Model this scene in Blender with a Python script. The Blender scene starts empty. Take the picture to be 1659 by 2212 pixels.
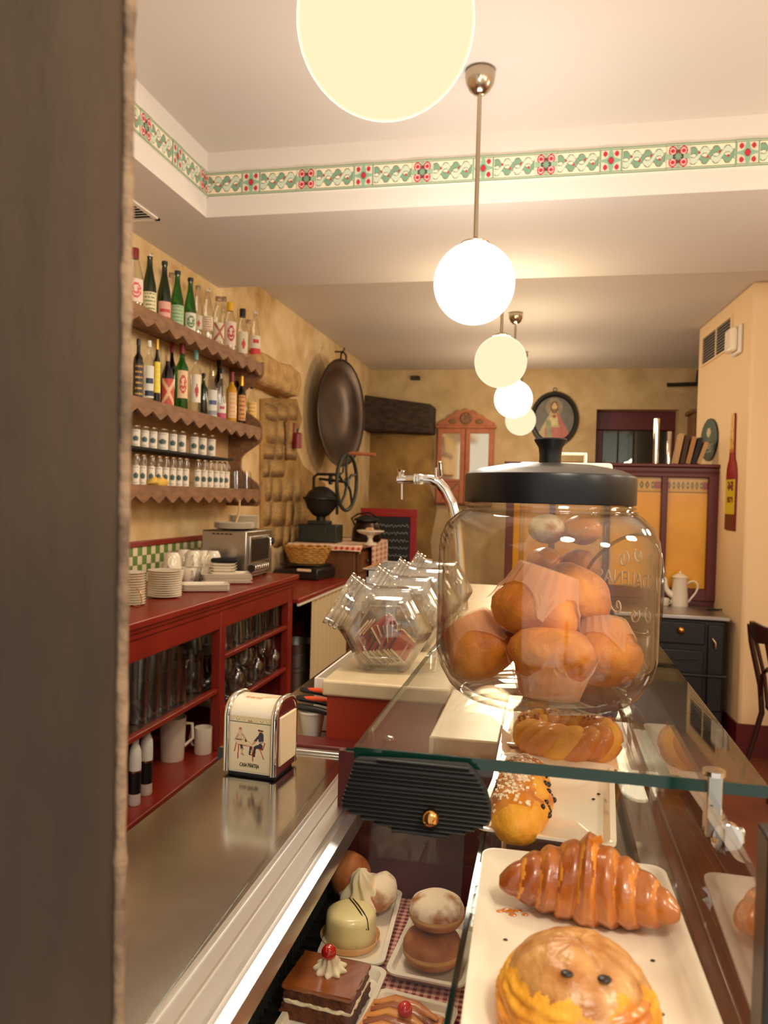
import bpy, bmesh, math, random
from mathutils import Vector, Matrix, noise
random.seed(7)
sc = bpy.context.scene
COL = sc.collection
PI = math.pi
# ------------------------------------------------------------ camera
W, H, F = 1659.0, 2212.0, 1680.0
CAM = Vector((0, 0, 1.65))
yaw, pitch, roll = 0.2073, -0.0196, 0.02704
fw = Vector((-math.sin(yaw)*math.cos(pitch), math.cos(yaw)*math.cos(pitch), math.sin(pitch)))
rt = Vector((math.cos(yaw), math.sin(yaw), 0)); up = rt.cross(fw)
rt, up = rt*math.cos(roll) + up*math.sin(roll), up*math.cos(roll) - rt*math.sin(roll)
cd = bpy.data.cameras.new('camera'); cam = bpy.data.objects.new('camera', cd); COL.objects.link(cam)
cd.sensor_fit = 'VERTICAL'; cd.sensor_height = 36.0; cd.lens = F/H*36.0; cd.clip_start = .02; cd.clip_end = 60
cam.matrix_world = Matrix((( rt.x, up.x, -fw.x, CAM.x), (rt.y, up.y, -fw.y, CAM.y), (rt.z, up.z, -fw.z, CAM.z), (0, 0, 0, 1)))
cd.dof.use_dof = True; cd.dof.focus_distance = 1.15; cd.dof.aperture_fstop = 9.0
sc.camera = cam
# ------------------------------------------------------------ world, exposure
w = bpy.data.worlds.new('world'); sc.world = w; w.use_nodes = True
bg = w.node_tree.nodes['Background']; bg.inputs[0].default_value = (1.0, .90, .78, 1); bg.inputs[1].default_value = .75
sc.view_settings.view_transform = 'Standard'; sc.view_settings.look = 'None'
sc.view_settings.exposure = 0.3; sc.view_settings.gamma = 1.0; sc.view_settings.use_curve_mapping = False
LAMP_POWER = 21.0
cy = sc.cycles
cy.use_denoising = True; cy.max_bounces = 10; cy.transparent_max_bounces = 40; cy.glossy_bounces = 5
cy.diffuse_bounces = 4; cy.transmission_bounces = 8; cy.sample_clamp_indirect = 4.0; cy.caustics_reflective = False; cy.caustics_refractive = False
cy.blur_glossy = .5

def ray(px, py): return rt*((px-W/2)/F) - up*((py-H/2)/F) + fw
def at(px, py, X=None, Y=None, Z=None):          # pixel -> point on an axis plane
    v = ray(px, py)
    t = X/v.x if X is not None else (Y/v.y if Y is not None else (Z-CAM.z)/v.z)
    return CAM + v*t
XWL = -2.06                                       # left wall
def lwx(y): return XWL
def atw(px, py, off=0.0):                        # pixel -> point on the left wall
    return at(px, py, X=XWL+off)
def dep(p): return (Vector(p)-CAM).dot(fw)
def sz(px, p): return px*dep(p)/F

# ------------------------------------------------------------ materials
def lin(c):
    return tuple(((x/255.)/12.92 if x <= 10 else (((x/255.)+.055)/1.055)**2.4) for x in c)
M = {}
def pbr(name, c, rough=.5, metal=0., c2=None, scale=8., bump=0., bscale=None, detail=4, spec=.5, stretch=None, lo=.35, hi=.65, sheen=0, coat=0, trans=0, sub=0, emit=0):
    m = bpy.data.materials.new(name); m.use_nodes = True; nt = m.node_tree; b = nt.nodes['Principled BSDF']
    col = lin(c)+(1,)
    b.inputs['Base Color'].default_value = col; b.inputs['Roughness'].default_value = rough; b.inputs['Metallic'].default_value = metal
    b.inputs['Specular IOR Level'].default_value = spec
    if coat: b.inputs['Coat Weight'].default_value = coat; b.inputs['Coat Roughness'].default_value = .12
    if sub: b.inputs['Subsurface Weight'].default_value = sub; b.inputs['Subsurface Radius'].default_value = (.02, .01, .005); b.inputs['Subsurface Scale'].default_value = .5
    if c2 or bump:
        tc = nt.nodes.new('ShaderNodeTexCoord'); mp = nt.nodes.new('ShaderNodeMapping')
        nt.links.new(tc.outputs['Object'], mp.inputs['Vector'])
        if stretch: mp.inputs['Scale'].default_value = stretch
        n = nt.nodes.new('ShaderNodeTexNoise'); n.inputs['Scale'].default_value = scale; n.inputs['Detail'].default_value = detail
        nt.links.new(mp.outputs[0], n.inputs['Vector'])
        if c2:
            r = nt.nodes.new('ShaderNodeValToRGB'); r.color_ramp.elements[0].position = lo; r.color_ramp.elements[1].position = hi
            r.color_ramp.elements[0].color = col; r.color_ramp.elements[1].color = lin(c2)+(1,)
            nt.links.new(n.outputs['Fac'], r.inputs[0]); nt.links.new(r.outputs[0], b.inputs['Base Color'])
        if bump:
            n2 = n
            if bscale:
                n2 = nt.nodes.new('ShaderNodeTexNoise'); n2.inputs['Scale'].default_value = bscale; n2.inputs['Detail'].default_value = 5
                nt.links.new(mp.outputs[0], n2.inputs['Vector'])
            bp = nt.nodes.new('ShaderNodeBump'); bp.inputs['Strength'].default_value = bump; bp.inputs['Distance'].default_value = .01
            nt.links.new(n2.outputs['Fac'], bp.inputs['Height']); nt.links.new(bp.outputs[0], b.inputs['Normal'])
    M[name] = m; return m
def glass(name, tint=(1, 1, 1), f0=.04, edge=None, rough=.0, body=0., bodycol=(200, 200, 200), power=5.0):
    """thin glass: transparent + mirror by angle, tinted towards the rim (no refraction)"""
    m = bpy.data.materials.new(name); m.use_nodes = True; nt = m.node_tree; nt.nodes.clear()
    out = nt.nodes.new('ShaderNodeOutputMaterial'); lw = nt.nodes.new('ShaderNodeLayerWeight'); lw.inputs['Blend'].default_value = .5
    pw = nt.nodes.new('ShaderNodeMath'); pw.operation = 'POWER'; pw.inputs[1].default_value = power; nt.links.new(lw.outputs['Facing'], pw.inputs[0])
    ma = nt.nodes.new('ShaderNodeMath'); ma.operation = 'MULTIPLY_ADD'; ma.inputs[1].default_value = 1-f0; ma.inputs[2].default_value = f0
    nt.links.new(pw.outputs[0], ma.inputs[0])
    tr = nt.nodes.new('ShaderNodeBsdfTransparent'); gl = nt.nodes.new('ShaderNodeBsdfGlossy'); gl.inputs['Roughness'].default_value = rough
    e = edge or tint
    mx = nt.nodes.new('ShaderNodeMix'); mx.data_type = 'RGBA'; mx.inputs['A'].default_value = tuple(tint)+(1,); mx.inputs['B'].default_value = tuple(e)+(1,)
    p2 = nt.nodes.new('ShaderNodeMath'); p2.operation = 'POWER'; p2.inputs[1].default_value = 2.2; nt.links.new(lw.outputs['Facing'], p2.inputs[0])
    nt.links.new(p2.outputs[0], mx.inputs['Factor']); nt.links.new(mx.outputs['Result'], tr.inputs['Color'])
    src = tr
    if body:
        df = nt.nodes.new('ShaderNodeBsdfPrincipled'); df.inputs['Base Color'].default_value = lin(bodycol)+(1,); df.inputs['Roughness'].default_value = .2
        s0 = nt.nodes.new('ShaderNodeMixShader'); s0.inputs[0].default_value = body
        nt.links.new(tr.outputs[0], s0.inputs[1]); nt.links.new(df.outputs[0], s0.inputs[2]); src = s0
    s = nt.nodes.new('ShaderNodeMixShader'); nt.links.new(ma.outputs[0], s.inputs[0]); nt.links.new(src.outputs[0], s.inputs[1]); nt.links.new(gl.outputs[0], s.inputs[2])
    nt.links.new(s.outputs[0], out.inputs['Surface']); M[name] = m; return m
def printmat(name, rough=.5):                    # flat print: colour from the mesh
    m = pbr(name, (255, 255, 255), rough); nt = m.node_tree
    a = nt.nodes.new('ShaderNodeAttribute'); a.attribute_name = 'Col'
    nt.links.new(a.outputs['Color'], nt.nodes['Principled BSDF'].inputs['Base Color']); return m

pbr('ceiling_paint', (216, 207, 198), .9, bump=.04, bscale=60)
pbr('frieze_paint', (244, 238, 228), .8)
def wallmat(name, light, dark, patch, seed):
    m = pbr(name, light, .95); nt = m.node_tree; b = nt.nodes['Principled BSDF']
    tc = nt.nodes.new('ShaderNodeTexCoord'); mp = nt.nodes.new('ShaderNodeMapping'); mp.inputs['Location'].default_value = (seed, seed*2, 0); nt.links.new(tc.outputs['Object'], mp.inputs[0])
    def nz(s, d, dist=0):
        n = nt.nodes.new('ShaderNodeTexNoise'); n.inputs['Scale'].default_value = s; n.inputs['Detail'].default_value = d; n.inputs['Distortion'].default_value = dist; nt.links.new(mp.outputs[0], n.inputs['Vector']); return n
    def ramp(n, lo, hi, a, c):
        r = nt.nodes.new('ShaderNodeValToRGB'); r.color_ramp.elements[0].position = lo; r.color_ramp.elements[1].position = hi
        r.color_ramp.elements[0].color = a; r.color_ramp.elements[1].color = c; nt.links.new(n.outputs['Fac'], r.inputs[0]); return r
    n1 = nz(1.6, 6, .3); n2 = nz(5, 8, .35); n3 = nz(28, 6)
    r2 = ramp(n2, .38, .66, lin(light)+(1,), lin(dark)+(1,)); r1 = ramp(n1, .50, .66, (0, 0, 0, 1), (1, 1, 1, 1))
    r4 = ramp(nz(9, 8, .5), .3, .7, lin(patch)+(1,), lin(dark)+(1,))
    mx = nt.nodes.new('ShaderNodeMix'); mx.data_type = 'RGBA'; nt.links.new(r1.outputs[0], mx.inputs['Factor']); nt.links.new(r2.outputs[0], mx.inputs['A']); nt.links.new(r4.outputs[0], mx.inputs['B'])
    nt.links.new(mx.outputs['Result'], b.inputs['Base Color'])
    bp = nt.nodes.new('ShaderNodeBump'); bp.inputs['Strength'].default_value = .35; bp.inputs['Distance'].default_value = .02
    ad = nt.nodes.new('ShaderNodeMath'); ad.operation = 'MULTIPLY_ADD'; ad.inputs[1].default_value = .3; nt.links.new(n3.outputs['Fac'], ad.inputs[0]); nt.links.new(n2.outputs['Fac'], ad.inputs[2])
    nt.links.new(ad.outputs[0], bp.inputs['Height']); nt.links.new(bp.outputs[0], b.inputs['Normal'])
wallmat('old_plaster', (230, 204, 158), (212, 180, 128), (178, 142, 88), 0)
wallmat('back_plaster', (206, 180, 136), (188, 160, 116), (176, 146, 102), 3.3)
wallmat('bare_stone_plaster', (176, 138, 80), (146, 112, 62), (120, 92, 50), 5.1)
pbr('smooth_plaster', (236, 205, 160), .85, bump=.08, bscale=7)
pbr('stone', (198, 162, 106), .95, c2=(164, 130, 80), scale=14, bump=.4, bscale=40, detail=8)
pbr('dark_beam', (72, 58, 46), .9, c2=(44, 35, 28), scale=9, bump=.8, bscale=40, stretch=(1, 3, 3))
pbr('pillar_wood', (74, 57, 41), .9, c2=(48, 37, 27), scale=9, bump=.5, bscale=45, stretch=(1, 1, .25))
pbr('lit_edge_tone', (150, 124, 98), .95, c2=(96, 78, 62), scale=26, bump=.6, bscale=90)  # pale tone that carries the lit rim of the jamb
pbr('floor_tile', (120, 62, 40), .5, c2=(100, 50, 34), scale=4)
pbr('red_paint', (142, 40, 24), .36, c2=(126, 32, 20), scale=5, bump=.05, bscale=30, coat=.2)
pbr('maroon_paint', (92, 22, 22), .45)
pbr('maroon_panel', (86, 26, 26), .5)
pbr('orange_red_panel', (168, 58, 32), .45)
pbr('shelf_wood', (142, 102, 68), .65, c2=(116, 80, 52), scale=10, bump=.12, bscale=50, stretch=(4, 1, 4))
pbr('cabinet_wood', (126, 76, 36), .5, c2=(98, 56, 24), scale=8, bump=.15, stretch=(1, 1, .15))
pbr('dark_wood', (52, 26, 18), .35, coat=.3)
pbr('case_wood', (120, 66, 34), .3, c2=(92, 48, 24), scale=6, stretch=(6, .4, 6), coat=.4)
pbr('steel_top', (206, 203, 198), .15, 1.0, c2=(188, 185, 180), scale=9)
pbr('brushed_steel', (186, 182, 176), .3, 1.0)
pbr('aluminium', (236, 234, 230), .32, 1.0)
pbr('chrome', (225, 222, 216), .06, 1.0)
pbr('nickel', (188, 172, 150), .22, 1.0)
pbr('brass', (214, 160, 90), .12, 1.0)
pbr('copper', (66, 47, 37), .32, .7, c2=(48, 34, 27), scale=5, bump=.1, bscale=14)
pbr('cast_iron', (36, 36, 32), .5, .3)
pbr('iron_green', (44, 50, 42), .5, .2)
pbr('black_plastic', (22, 21, 20), .35)
pbr('black_matte', (16, 15, 14), .8)
pbr('lid_black', (28, 28, 30), .33, .3)
pbr('lid_grey', (96, 90, 86), .3, .8)
pbr('stove_black', (20, 20, 20), .45)
pbr('orange_grip', (226, 82, 30), .45)
pbr('ceramic', (240, 228, 205), .12, coat=.4)
pbr('ceramic_plate', (238, 226, 204), .14, coat=.5)
pbr('enamel', (240, 226, 204), .2)
pbr('white_plastic', (236, 228, 214), .4)
pbr('stone_top', (226, 208, 172), .3, c2=(214, 194, 156), scale=20)
pbr('wicker', (204, 154, 74), .7, c2=(168, 118, 48), scale=30)
pbr('curtain', (206, 186, 146), .95, bump=.2, bscale=40)
pbr('paper', (240, 214, 176), .8, bump=.15, bscale=25)
pbr('parchment', (226, 176, 120), .7)
pbr('yellow_glass', (238, 170, 22), .25, c2=(222, 150, 18), scale=3, bump=.05, bscale=12)
pbr('dark_window', (46, 46, 46), .2)
pbr('mirror', (225, 215, 195), .05, 1.0)
pbr('pink_wood', (186, 112, 74), .6, c2=(166, 96, 62), scale=12)
pbr('red_frame', (150, 24, 24), .5)
pbr('slate', (26, 28, 28), .7)
pbr('chalk', (200, 200, 196), .9)
pbr('grey_tub', (92, 92, 112), .4)
pbr('crumb_dark', (44, 26, 18), .7)
pbr('cap_red', (128, 20, 30), .4); pbr('cap_yellow', (222, 176, 30), .4); pbr('cap_teal', (120, 170, 160), .35); pbr('cap_gold', (206, 160, 60), .3, .7); pbr('cork', (196, 160, 116), .8)
pbr('dark_liquor', (18, 12, 9), .08, coat=.5)
pbr('amber_liquor', (206, 150, 34), .08, coat=.5)
pbr('label_red', (196, 60, 50), .6); pbr('label_cream', (232, 214, 176), .6); pbr('label_yellow', (230, 200, 50), .6)
printmat('print'); printmat('print_gloss', .2)
glass('glass_clear', (.975, .975, .965), .05, (.72, .71, .66))
glass('glass_jar', (.99, .987, .975), .05, (.66, .62, .54), power=3.8)
glass('glass_candy', (.98, .975, .96), .10, (.66, .64, .58), body=.05, bodycol=(240, 232, 214), power=2.6)
glass('glass_relief', (.62, .58, .50), .10, (.22, .19, .15), power=2.5)
glass('glass_wing', (.985, .985, .98), .012)
glass('glass_side', (.97, .97, .96), .05, power=3.6)
glass('glass_pane', (.975, .98, .97), .04)
glass('glass_shelf', (.90, .94, .91), .04)
glass('glass_bottle', (.95, .94, .90), .06, (.6, .58, .52), body=.05, bodycol=(226, 214, 190))
glass('glass_green', (.16, .46, .13), .06, (.05, .16, .05), body=.18, bodycol=(40, 110, 34))
glass('glass_darkgreen', (.08, .20, .06), .06, (.02, .06, .02), body=.3, bodycol=(30, 50, 22))
glass('glass_old', (.94, .945, .93), .10, (.55, .55, .52), power=3.0)
pbr('glass_edge', (3, 46, 36), .08, coat=.4)
pbr('glass_edge_dark', (14, 34, 28), .1, coat=.6)
pbr('pastry_gold', (226, 148, 44), .45, c2=(186, 100, 28), scale=14, bump=.25, bscale=60, coat=.35)
pbr('pastry_brown', (142, 68, 18), .3, c2=(200, 122, 44), scale=13, bump=.3, bscale=50, coat=.6, lo=.4, hi=.7)
pbr('pastry_yellow', (236, 172, 44), .6, c2=(214, 140, 34), scale=20, bump=.4, bscale=70)
pbr('muffin_crust', (228, 142, 34), .5, c2=(172, 90, 24), scale=16, bump=.4, bscale=60)
pbr('glaze', (206, 156, 94), .35, c2=(166, 104, 46), scale=34, coat=.12, bump=.35, bscale=60, detail=3)
pbr('donut_brown', (150, 80, 32), .7, c2=(184, 116, 60), scale=26, bump=.3, bscale=90)
pbr('donut_pale', (226, 186, 112), .8, c2=(206, 150, 80), scale=22)
pbr('icing_sugar', (236, 214, 184), .9, c2=(170, 104, 54), scale=30, bump=.3, lo=.45, hi=.62)
pbr('cream', (250, 234, 196), .5, sub=.1)
pbr('white_chocolate', (232, 212, 150), .35, coat=.3)
pbr('caramel', (156, 84, 32), .25, c2=(116, 56, 20), scale=16, coat=.6, bump=.15)
pbr('sponge', (110, 58, 28), .9, c2=(70, 34, 16), scale=60, bump=.6, bscale=120)
pbr('cherry', (200, 20, 16), .12, coat=.8)
pbr('sugar', (246, 226, 190), .5)
pbr('chocolate', (34, 18, 14), .35)
pbr('packet_red', (150, 30, 26), .25, coat=.5); pbr('packet_dark', (92, 22, 24), .25, coat=.5); pbr('packet_cream', (220, 200, 160), .4)
pbr('gingham', (190, 60, 44), .9)
def checker(name, c1, c2, scale):
    m = pbr(name, c1, .9); nt = m.node_tree; tc = nt.nodes.new('ShaderNodeTexCoord'); mm = []
    sp = nt.nodes.new('ShaderNodeSeparateXYZ'); nt.links.new(tc.outputs['Object'], sp.inputs[0])
    for ax in ((0, 1, 2)):
        a = nt.nodes.new('ShaderNodeMath'); a.operation = 'MULTIPLY'; a.inputs[1].default_value = scale; nt.links.new(sp.outputs[ax], a.inputs[0])
        f = nt.nodes.new('ShaderNodeMath'); f.operation = 'FRACT'; nt.links.new(a.outputs[0], f.inputs[0])
        g = nt.nodes.new('ShaderNodeMath'); g.operation = 'GREATER_THAN'; g.inputs[1].default_value = .5; nt.links.new(f.outputs[0], g.inputs[0]); mm.append(g)
    s = nt.nodes.new('ShaderNodeMath'); s.operation = 'ADD'; nt.links.new(mm[0].outputs[0], s.inputs[0]); nt.links.new(mm[1].outputs[0], s.inputs[1])
    s2 = nt.nodes.new('ShaderNodeMath'); s2.operation = 'ADD'; nt.links.new(s.outputs[0], s2.inputs[0]); nt.links.new(mm[2].outputs[0], s2.inputs[1])
    d = nt.nodes.new('ShaderNodeMath'); d.operation = 'DIVIDE'; d.inputs[1].default_value = 2.; nt.links.new(s2.outputs[0], d.inputs[0])
    r = nt.nodes.new('ShaderNodeValToRGB'); r.color_ramp.elements[0].color = lin(c1)+(1,); r.color_ramp.elements[1].color = lin(c2)+(1,)
    nt.links.new(d.outputs[0], r.inputs[0]); nt.links.new(r.outputs[0], nt.nodes['Principled BSDF'].inputs['Base Color'])
checker('red_gingham', (120, 12, 22), (226, 170, 150), 105.)
checker('red_gingham_large', (186, 50, 40), (236, 206, 180), 22.)

# ------------------------------------------------------------ mesh builder
class MB:
    def __init__(s): s.v = []; s.f = []; s.m = []
    def add(s, vs, fs, mi=0):
        o = len(s.v); s.v += [Vector(p) for p in vs]; s.f += [tuple(o+i for i in q) for q in fs]; s.m += [mi]*len(fs); return s
    def box(s, x0, x1, y0, y1, z0, z1, mi=0, mx=None):
        vs = [Vector((x, y, z)) for z in (z0, z1) for y in (y0, y1) for x in (x0, x1)]
        if mx: vs = [mx @ p for p in vs]
        return s.add(vs, [(0, 2, 3, 1), (4, 5, 7, 6), (0, 1, 5, 4), (2, 6, 7, 3), (0, 4, 6, 2), (1, 3, 7, 5)], mi)
    def lathe(s, prof, c=(0, 0, 0), n=24, mi=0, mx=None, fn=None, sx=1, sy=1, mis=None):
        vs = []; fs = []; ms = []
        for k, (r, z) in enumerate(prof):
            for i in range(n):
                a = 2*PI*i/n; q = Vector((r*math.cos(a)*sx, r*math.sin(a)*sy, z))
                if fn: q = fn(q, a, k)
                vs.append((mx @ q if mx else q) + Vector(c))
        for k in range(len(prof)-1):
            for i in range(n):
                j = (i+1) % n; fs.append((k*n+i, k*n+j, (k+1)*n+j, (k+1)*n+i)); ms.append(mis[k] if mis else mi)
        o = len(s.v); s.v += vs; s.f += [tuple(o+i for i in q) for q in fs]; s.m += ms
        if prof[0][0] > 1e-4: s.f.append(tuple(o+i for i in range(n-1, -1, -1))); s.m.append(ms[0])
        if prof[-1][0] > 1e-4: s.f.append(tuple(o+(len(prof)-1)*n+i for i in range(n))); s.m.append(ms[-1])
        return s
    def shell(s, prof, c=(0, 0, 0), n=24, mi=0, mx=None, fn=None, mis=None):  # open lathe, no end caps
        k = len(s.f); s.lathe(prof, c, n, mi, mx, fn, mis=mis); keep = k+(len(prof)-1)*n; s.f = s.f[:keep]; s.m = s.m[:keep]; return s
    def tube(s, pts, r, n=8, mi=0, closed=False, cap=True, flat=1.0):
        pts = [Vector(p) for p in pts]; L = len(pts); rs = r if isinstance(r, (list, tuple)) else [r]*L; vs = []; prev = None
        for i, p in enumerate(pts):
            if closed: t = pts[(i+1) % L]-pts[i-1]
            else: t = pts[min(i+1, L-1)]-pts[max(i-1, 0)]
            t.normalize()
            if prev is None:
                a = Vector((0, 0, 1)) if abs(t.z) < .9 else Vector((1, 0, 0))
                u = t.cross(a).normalized()
            else: u = (prev - t*prev.dot(t)).normalized()
            prev = u; b = t.cross(u)
            for k in range(n):
                g = 2*PI*k/n; vs.append(p + u*math.cos(g)*rs[i] + b*math.sin(g)*rs[i]*flat)
        fs = []
        for i in range(L if closed else L-1):
            for k in range(n):
                j = (i+1) % L; l = (k+1) % n; fs.append((i*n+k, i*n+l, j*n+l, j*n+k))
        if not closed and cap: fs += [tuple(range(n-1, -1, -1)), tuple((L-1)*n+k for k in range(n))]
        return s.add(vs, fs, mi)
    def prism(s, poly, ax, a0, a1, mi=0, mx=None):
        def mk(u, v, a): return Vector((a, u, v)) if ax == 'x' else (Vector((u, a, v)) if ax == 'y' else Vector((u, v, a)))
        n = len(poly); vs = [mk(u, v, a0) for u, v in poly]+[mk(u, v, a1) for u, v in poly]
        if mx: vs = [mx @ p for p in vs]
        return s.add(vs, [tuple(range(n-1, -1, -1)), tuple(range(n, 2*n))]+[(i, (i+1) % n, n+(i+1) % n, n+i) for i in range(n)], mi)
    def ell(s, c, r, nu=16, nv=10, mi=0, mx=None, fn=None):
        if not isinstance(r, (tuple, list)): r = (r, r, r)
        prof = [(math.sin(PI*k/nv), -math.cos(PI*k/nv)) for k in range(nv+1)]
        prof[0] = (1e-5, -1); prof[-1] = (1e-5, 1); mm = Matrix.Diagonal((r[0], r[1], r[2], 1))
        if mx: mm = mx @ mm
        return s.lathe(prof, c, nu, mi, mm, fn)
    def patch(s, r, a0, a1, z0, z1, nu, nv, c=(0, 0, 0), mi=0):
        vs = [Vector((c[0]+r*math.cos(a0+(a1-a0)*i/nu), c[1]+r*math.sin(a0+(a1-a0)*i/nu), c[2]+z0+(z1-z0)*j/nv)) for j in range(nv+1) for i in range(nu+1)]
        return s.add(vs, [(j*(nu+1)+i, j*(nu+1)+i+1, (j+1)*(nu+1)+i+1, (j+1)*(nu+1)+i) for j in range(nv) for i in range(nu)], mi)
    def xf(s, mx): s.v = [mx @ p for p in s.v]; return s
def mesh(name, b, mats, smooth=None, fix=True):
    me = bpy.data.meshes.new(name); me.from_pydata([tuple(p) for p in b.v], [], b.f)
    for m in (mats if isinstance(mats, (list, tuple)) else [mats]): me.materials.append(M[m])
    me.polygons.foreach_set('material_index', b.m)
    if fix:
        bm = bmesh.new(); bm.from_mesh(me); bmesh.ops.recalc_face_normals(bm, faces=bm.faces); bm.to_mesh(me); bm.free()
    if smooth:
        me.polygons.foreach_set('use_smooth', [True]*len(me.polygons))
        me.set_sharp_from_angle(angle=math.radians(smooth))
    me.update(); return me
def obj(name, b, mats, parent=None, loc=(0, 0, 0), rz=0., smooth=None, bevel=0., seg=2, sub=0):
    me = mesh(name, b, mats, smooth) if isinstance(b, MB) else b
    o = bpy.data.objects.new(name, me); COL.objects.link(o); o.location = loc
    if rz: o.rotation_euler = (0, 0, rz)
    if parent: o.parent = parent
    if bevel:
        m = o.modifiers.new('bevel', 'BEVEL'); m.width = bevel; m.segments = seg; m.limit_method = 'ANGLE'; m.angle_limit = math.radians(40)
        if not smooth:
            me.polygons.foreach_set('use_smooth', [True]*len(me.polygons)); me.set_sharp_from_angle(angle=math.radians(50))
    if sub:
        m = o.modifiers.new('subdivision', 'SUBSURF'); m.levels = sub; m.render_levels = sub
    return o
def thing(name, label, cat, loc=(0, 0, 0), rz=0., group=None, rot=None):
    o = bpy.data.objects.new(name, None); COL.objects.link(o); o.location = loc; o.rotation_euler = rot or (0, 0, rz); o.empty_display_size = .02
    return tag(o, label, cat, group)
def tag(o, label, cat, group=None):
    o['label'] = label; o['category'] = cat
    if group: o['group'] = group
    return o
def struct(name, b, m, parent=None, **k):
    o = obj(name, b, m, parent, **k)
    if not parent: o['kind'] = 'structure'
    return o
def dup(root, loc, rz=None, label=None, group=None, rot=None, scale=None):
    r = root.copy(); COL.objects.link(r); r.location = loc
    if rz is not None: r.rotation_euler = (0, 0, rz)
    if rot: r.rotation_euler = rot
    if scale: r.scale = scale if isinstance(scale, (tuple, list)) else (scale,)*3
    if label: r['label'] = label
    if group: r['group'] = group
    for ch in list(root.children):
        c = ch.copy(); COL.objects.link(c); c.parent = r
        for g in list(ch.children):
            d = g.copy(); COL.objects.link(d); d.parent = c
    return r
def painted(name, nu, nv, pos, fn, mat='print', parent=None, loc=(0, 0, 0), rz=0., mask=None):
    """flat print: a grid of faces coloured by fn(u,v) in sRGB"""
    vs = [Vector(pos(i/nu, j/nv)) for j in range(nv+1) for i in range(nu+1)]; fs = []; cs = []
    for j in range(nv):
        for i in range(nu):
            u, v = (i+.5)/nu, (j+.5)/nv
            if mask and not mask(u, v): continue
            fs.append((j*(nu+1)+i, j*(nu+1)+i+1, (j+1)*(nu+1)+i+1, (j+1)*(nu+1)+i)); cs.append(lin(fn(u, v)))
    me = bpy.data.meshes.new(name); me.from_pydata([tuple(p) for p in vs], [], fs); me.materials.append(M[mat])
    ca = me.color_attributes.new('Col', 'FLOAT_COLOR', 'CORNER'); k = 0
    buf = []
    for q, c in zip(fs, cs): buf += [c[0], c[1], c[2], 1.]*len(q)
    ca.data.foreach_set('color', buf); me.update()
    o = bpy.data.objects.new(name, me); COL.objects.link(o); o.location = loc
    if rz: o.rotation_euler = (0, 0, rz)
    if parent: o.parent = parent
    return o
def R(ax, d): return Matrix.Rotation(math.radians(d), 4, ax)
def T(x, y, z): return Matrix.Translation((x, y, z))
def nz3(p, s): return noise.noise(Vector(p)*s)
def textmesh(txt, size, extrude=.0005):
    cu = bpy.data.curves.new('lettering', 'FONT'); cu.body = txt; cu.size = size; cu.extrude = extrude; cu.align_x = 'CENTER'
    o = bpy.data.objects.new('lettering', cu); COL.objects.link(o); dg = bpy.context.evaluated_depsgraph_get()
    me = bpy.data.meshes.new_from_object(o.evaluated_get(dg)); bpy.data.objects.remove(o); bpy.data.curves.remove(cu); return me
# ============================================================ STRUCTURE
ZT, ZS, ZB = 3.23, 2.93, 3.125                    # tray ceiling, soffit, back room ceiling
struct('floor', MB().box(-2.6, 3.2, -.3, 9.2, -.1, 0), 'floor_tile')
c = MB()
c.box(-2.6, 3.2, -.3, 4.57, ZT, 3.4); c.box(-2.6, -1.6, -.3, 3.4, ZS, ZT); c.box(-2.6, 3.2, 3.4, 4.57, ZS, ZT); c.box(-2.6, 3.2, 4.57, 9.2, ZB, 3.4)
struct('ceiling', c, 'ceiling_paint')
wl = MB().box(-2.7, XWL, -.3, 9.0, 0, 3.3)
wall_left = struct('wall_left', wl, 'old_plaster')
# back wall with the window opening
YB = 8.9
hx0, hx1 = at(1289, 884, Y=YB).x, at(1467, 884, Y=YB).x; hz1 = at(1289, 884, Y=YB).z; hz0 = 1.25
wb = MB().box(-2.7, hx0, YB, YB+.4, 0, 3.3).box(hx1, 3.2, YB, YB+.4, 0, 3.3).box(hx0, hx1, YB, YB+.4, hz1, 3.3).box(hx0, hx1, YB, YB+.4, 0, hz0)
wall_back = struct('wall_back', wb, 'back_plaster')
pts = [at(x, y, Y=YB) for x, y in ((770, 925), (850, 930), (934, 932), (938, 985), (926, 1040), (944, 1100), (930, 1170), (940, 1260), (770, 1260))]
obj('bare_masonry', MB().prism([(q.x, q.z) for q in pts], 'y', YB-.012, YB+.02), 'bare_stone_plaster', wall_back)
wr = MB().box(3.0, 3.2, -.3, 9.2, 0, 3.3); struct('wall_right', wr, 'smooth_plaster')
pier = MB().prism([(1.275, 5.5), (3.0, 5.5), (3.0, 6.9), (1.19, 6.9)], 'z', 0, ZB)
struct('wall_pier', pier, 'smooth_plaster', bevel=.02)
bb = MB().prism([(1.262, 5.485), (3.0, 5.485), (3.0, 5.5), (1.275, 5.5), (1.2, 6.75), (1.188, 6.75)], 'z', 0, .215)
struct('baseboard_right', bb, 'maroon_paint')
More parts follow.
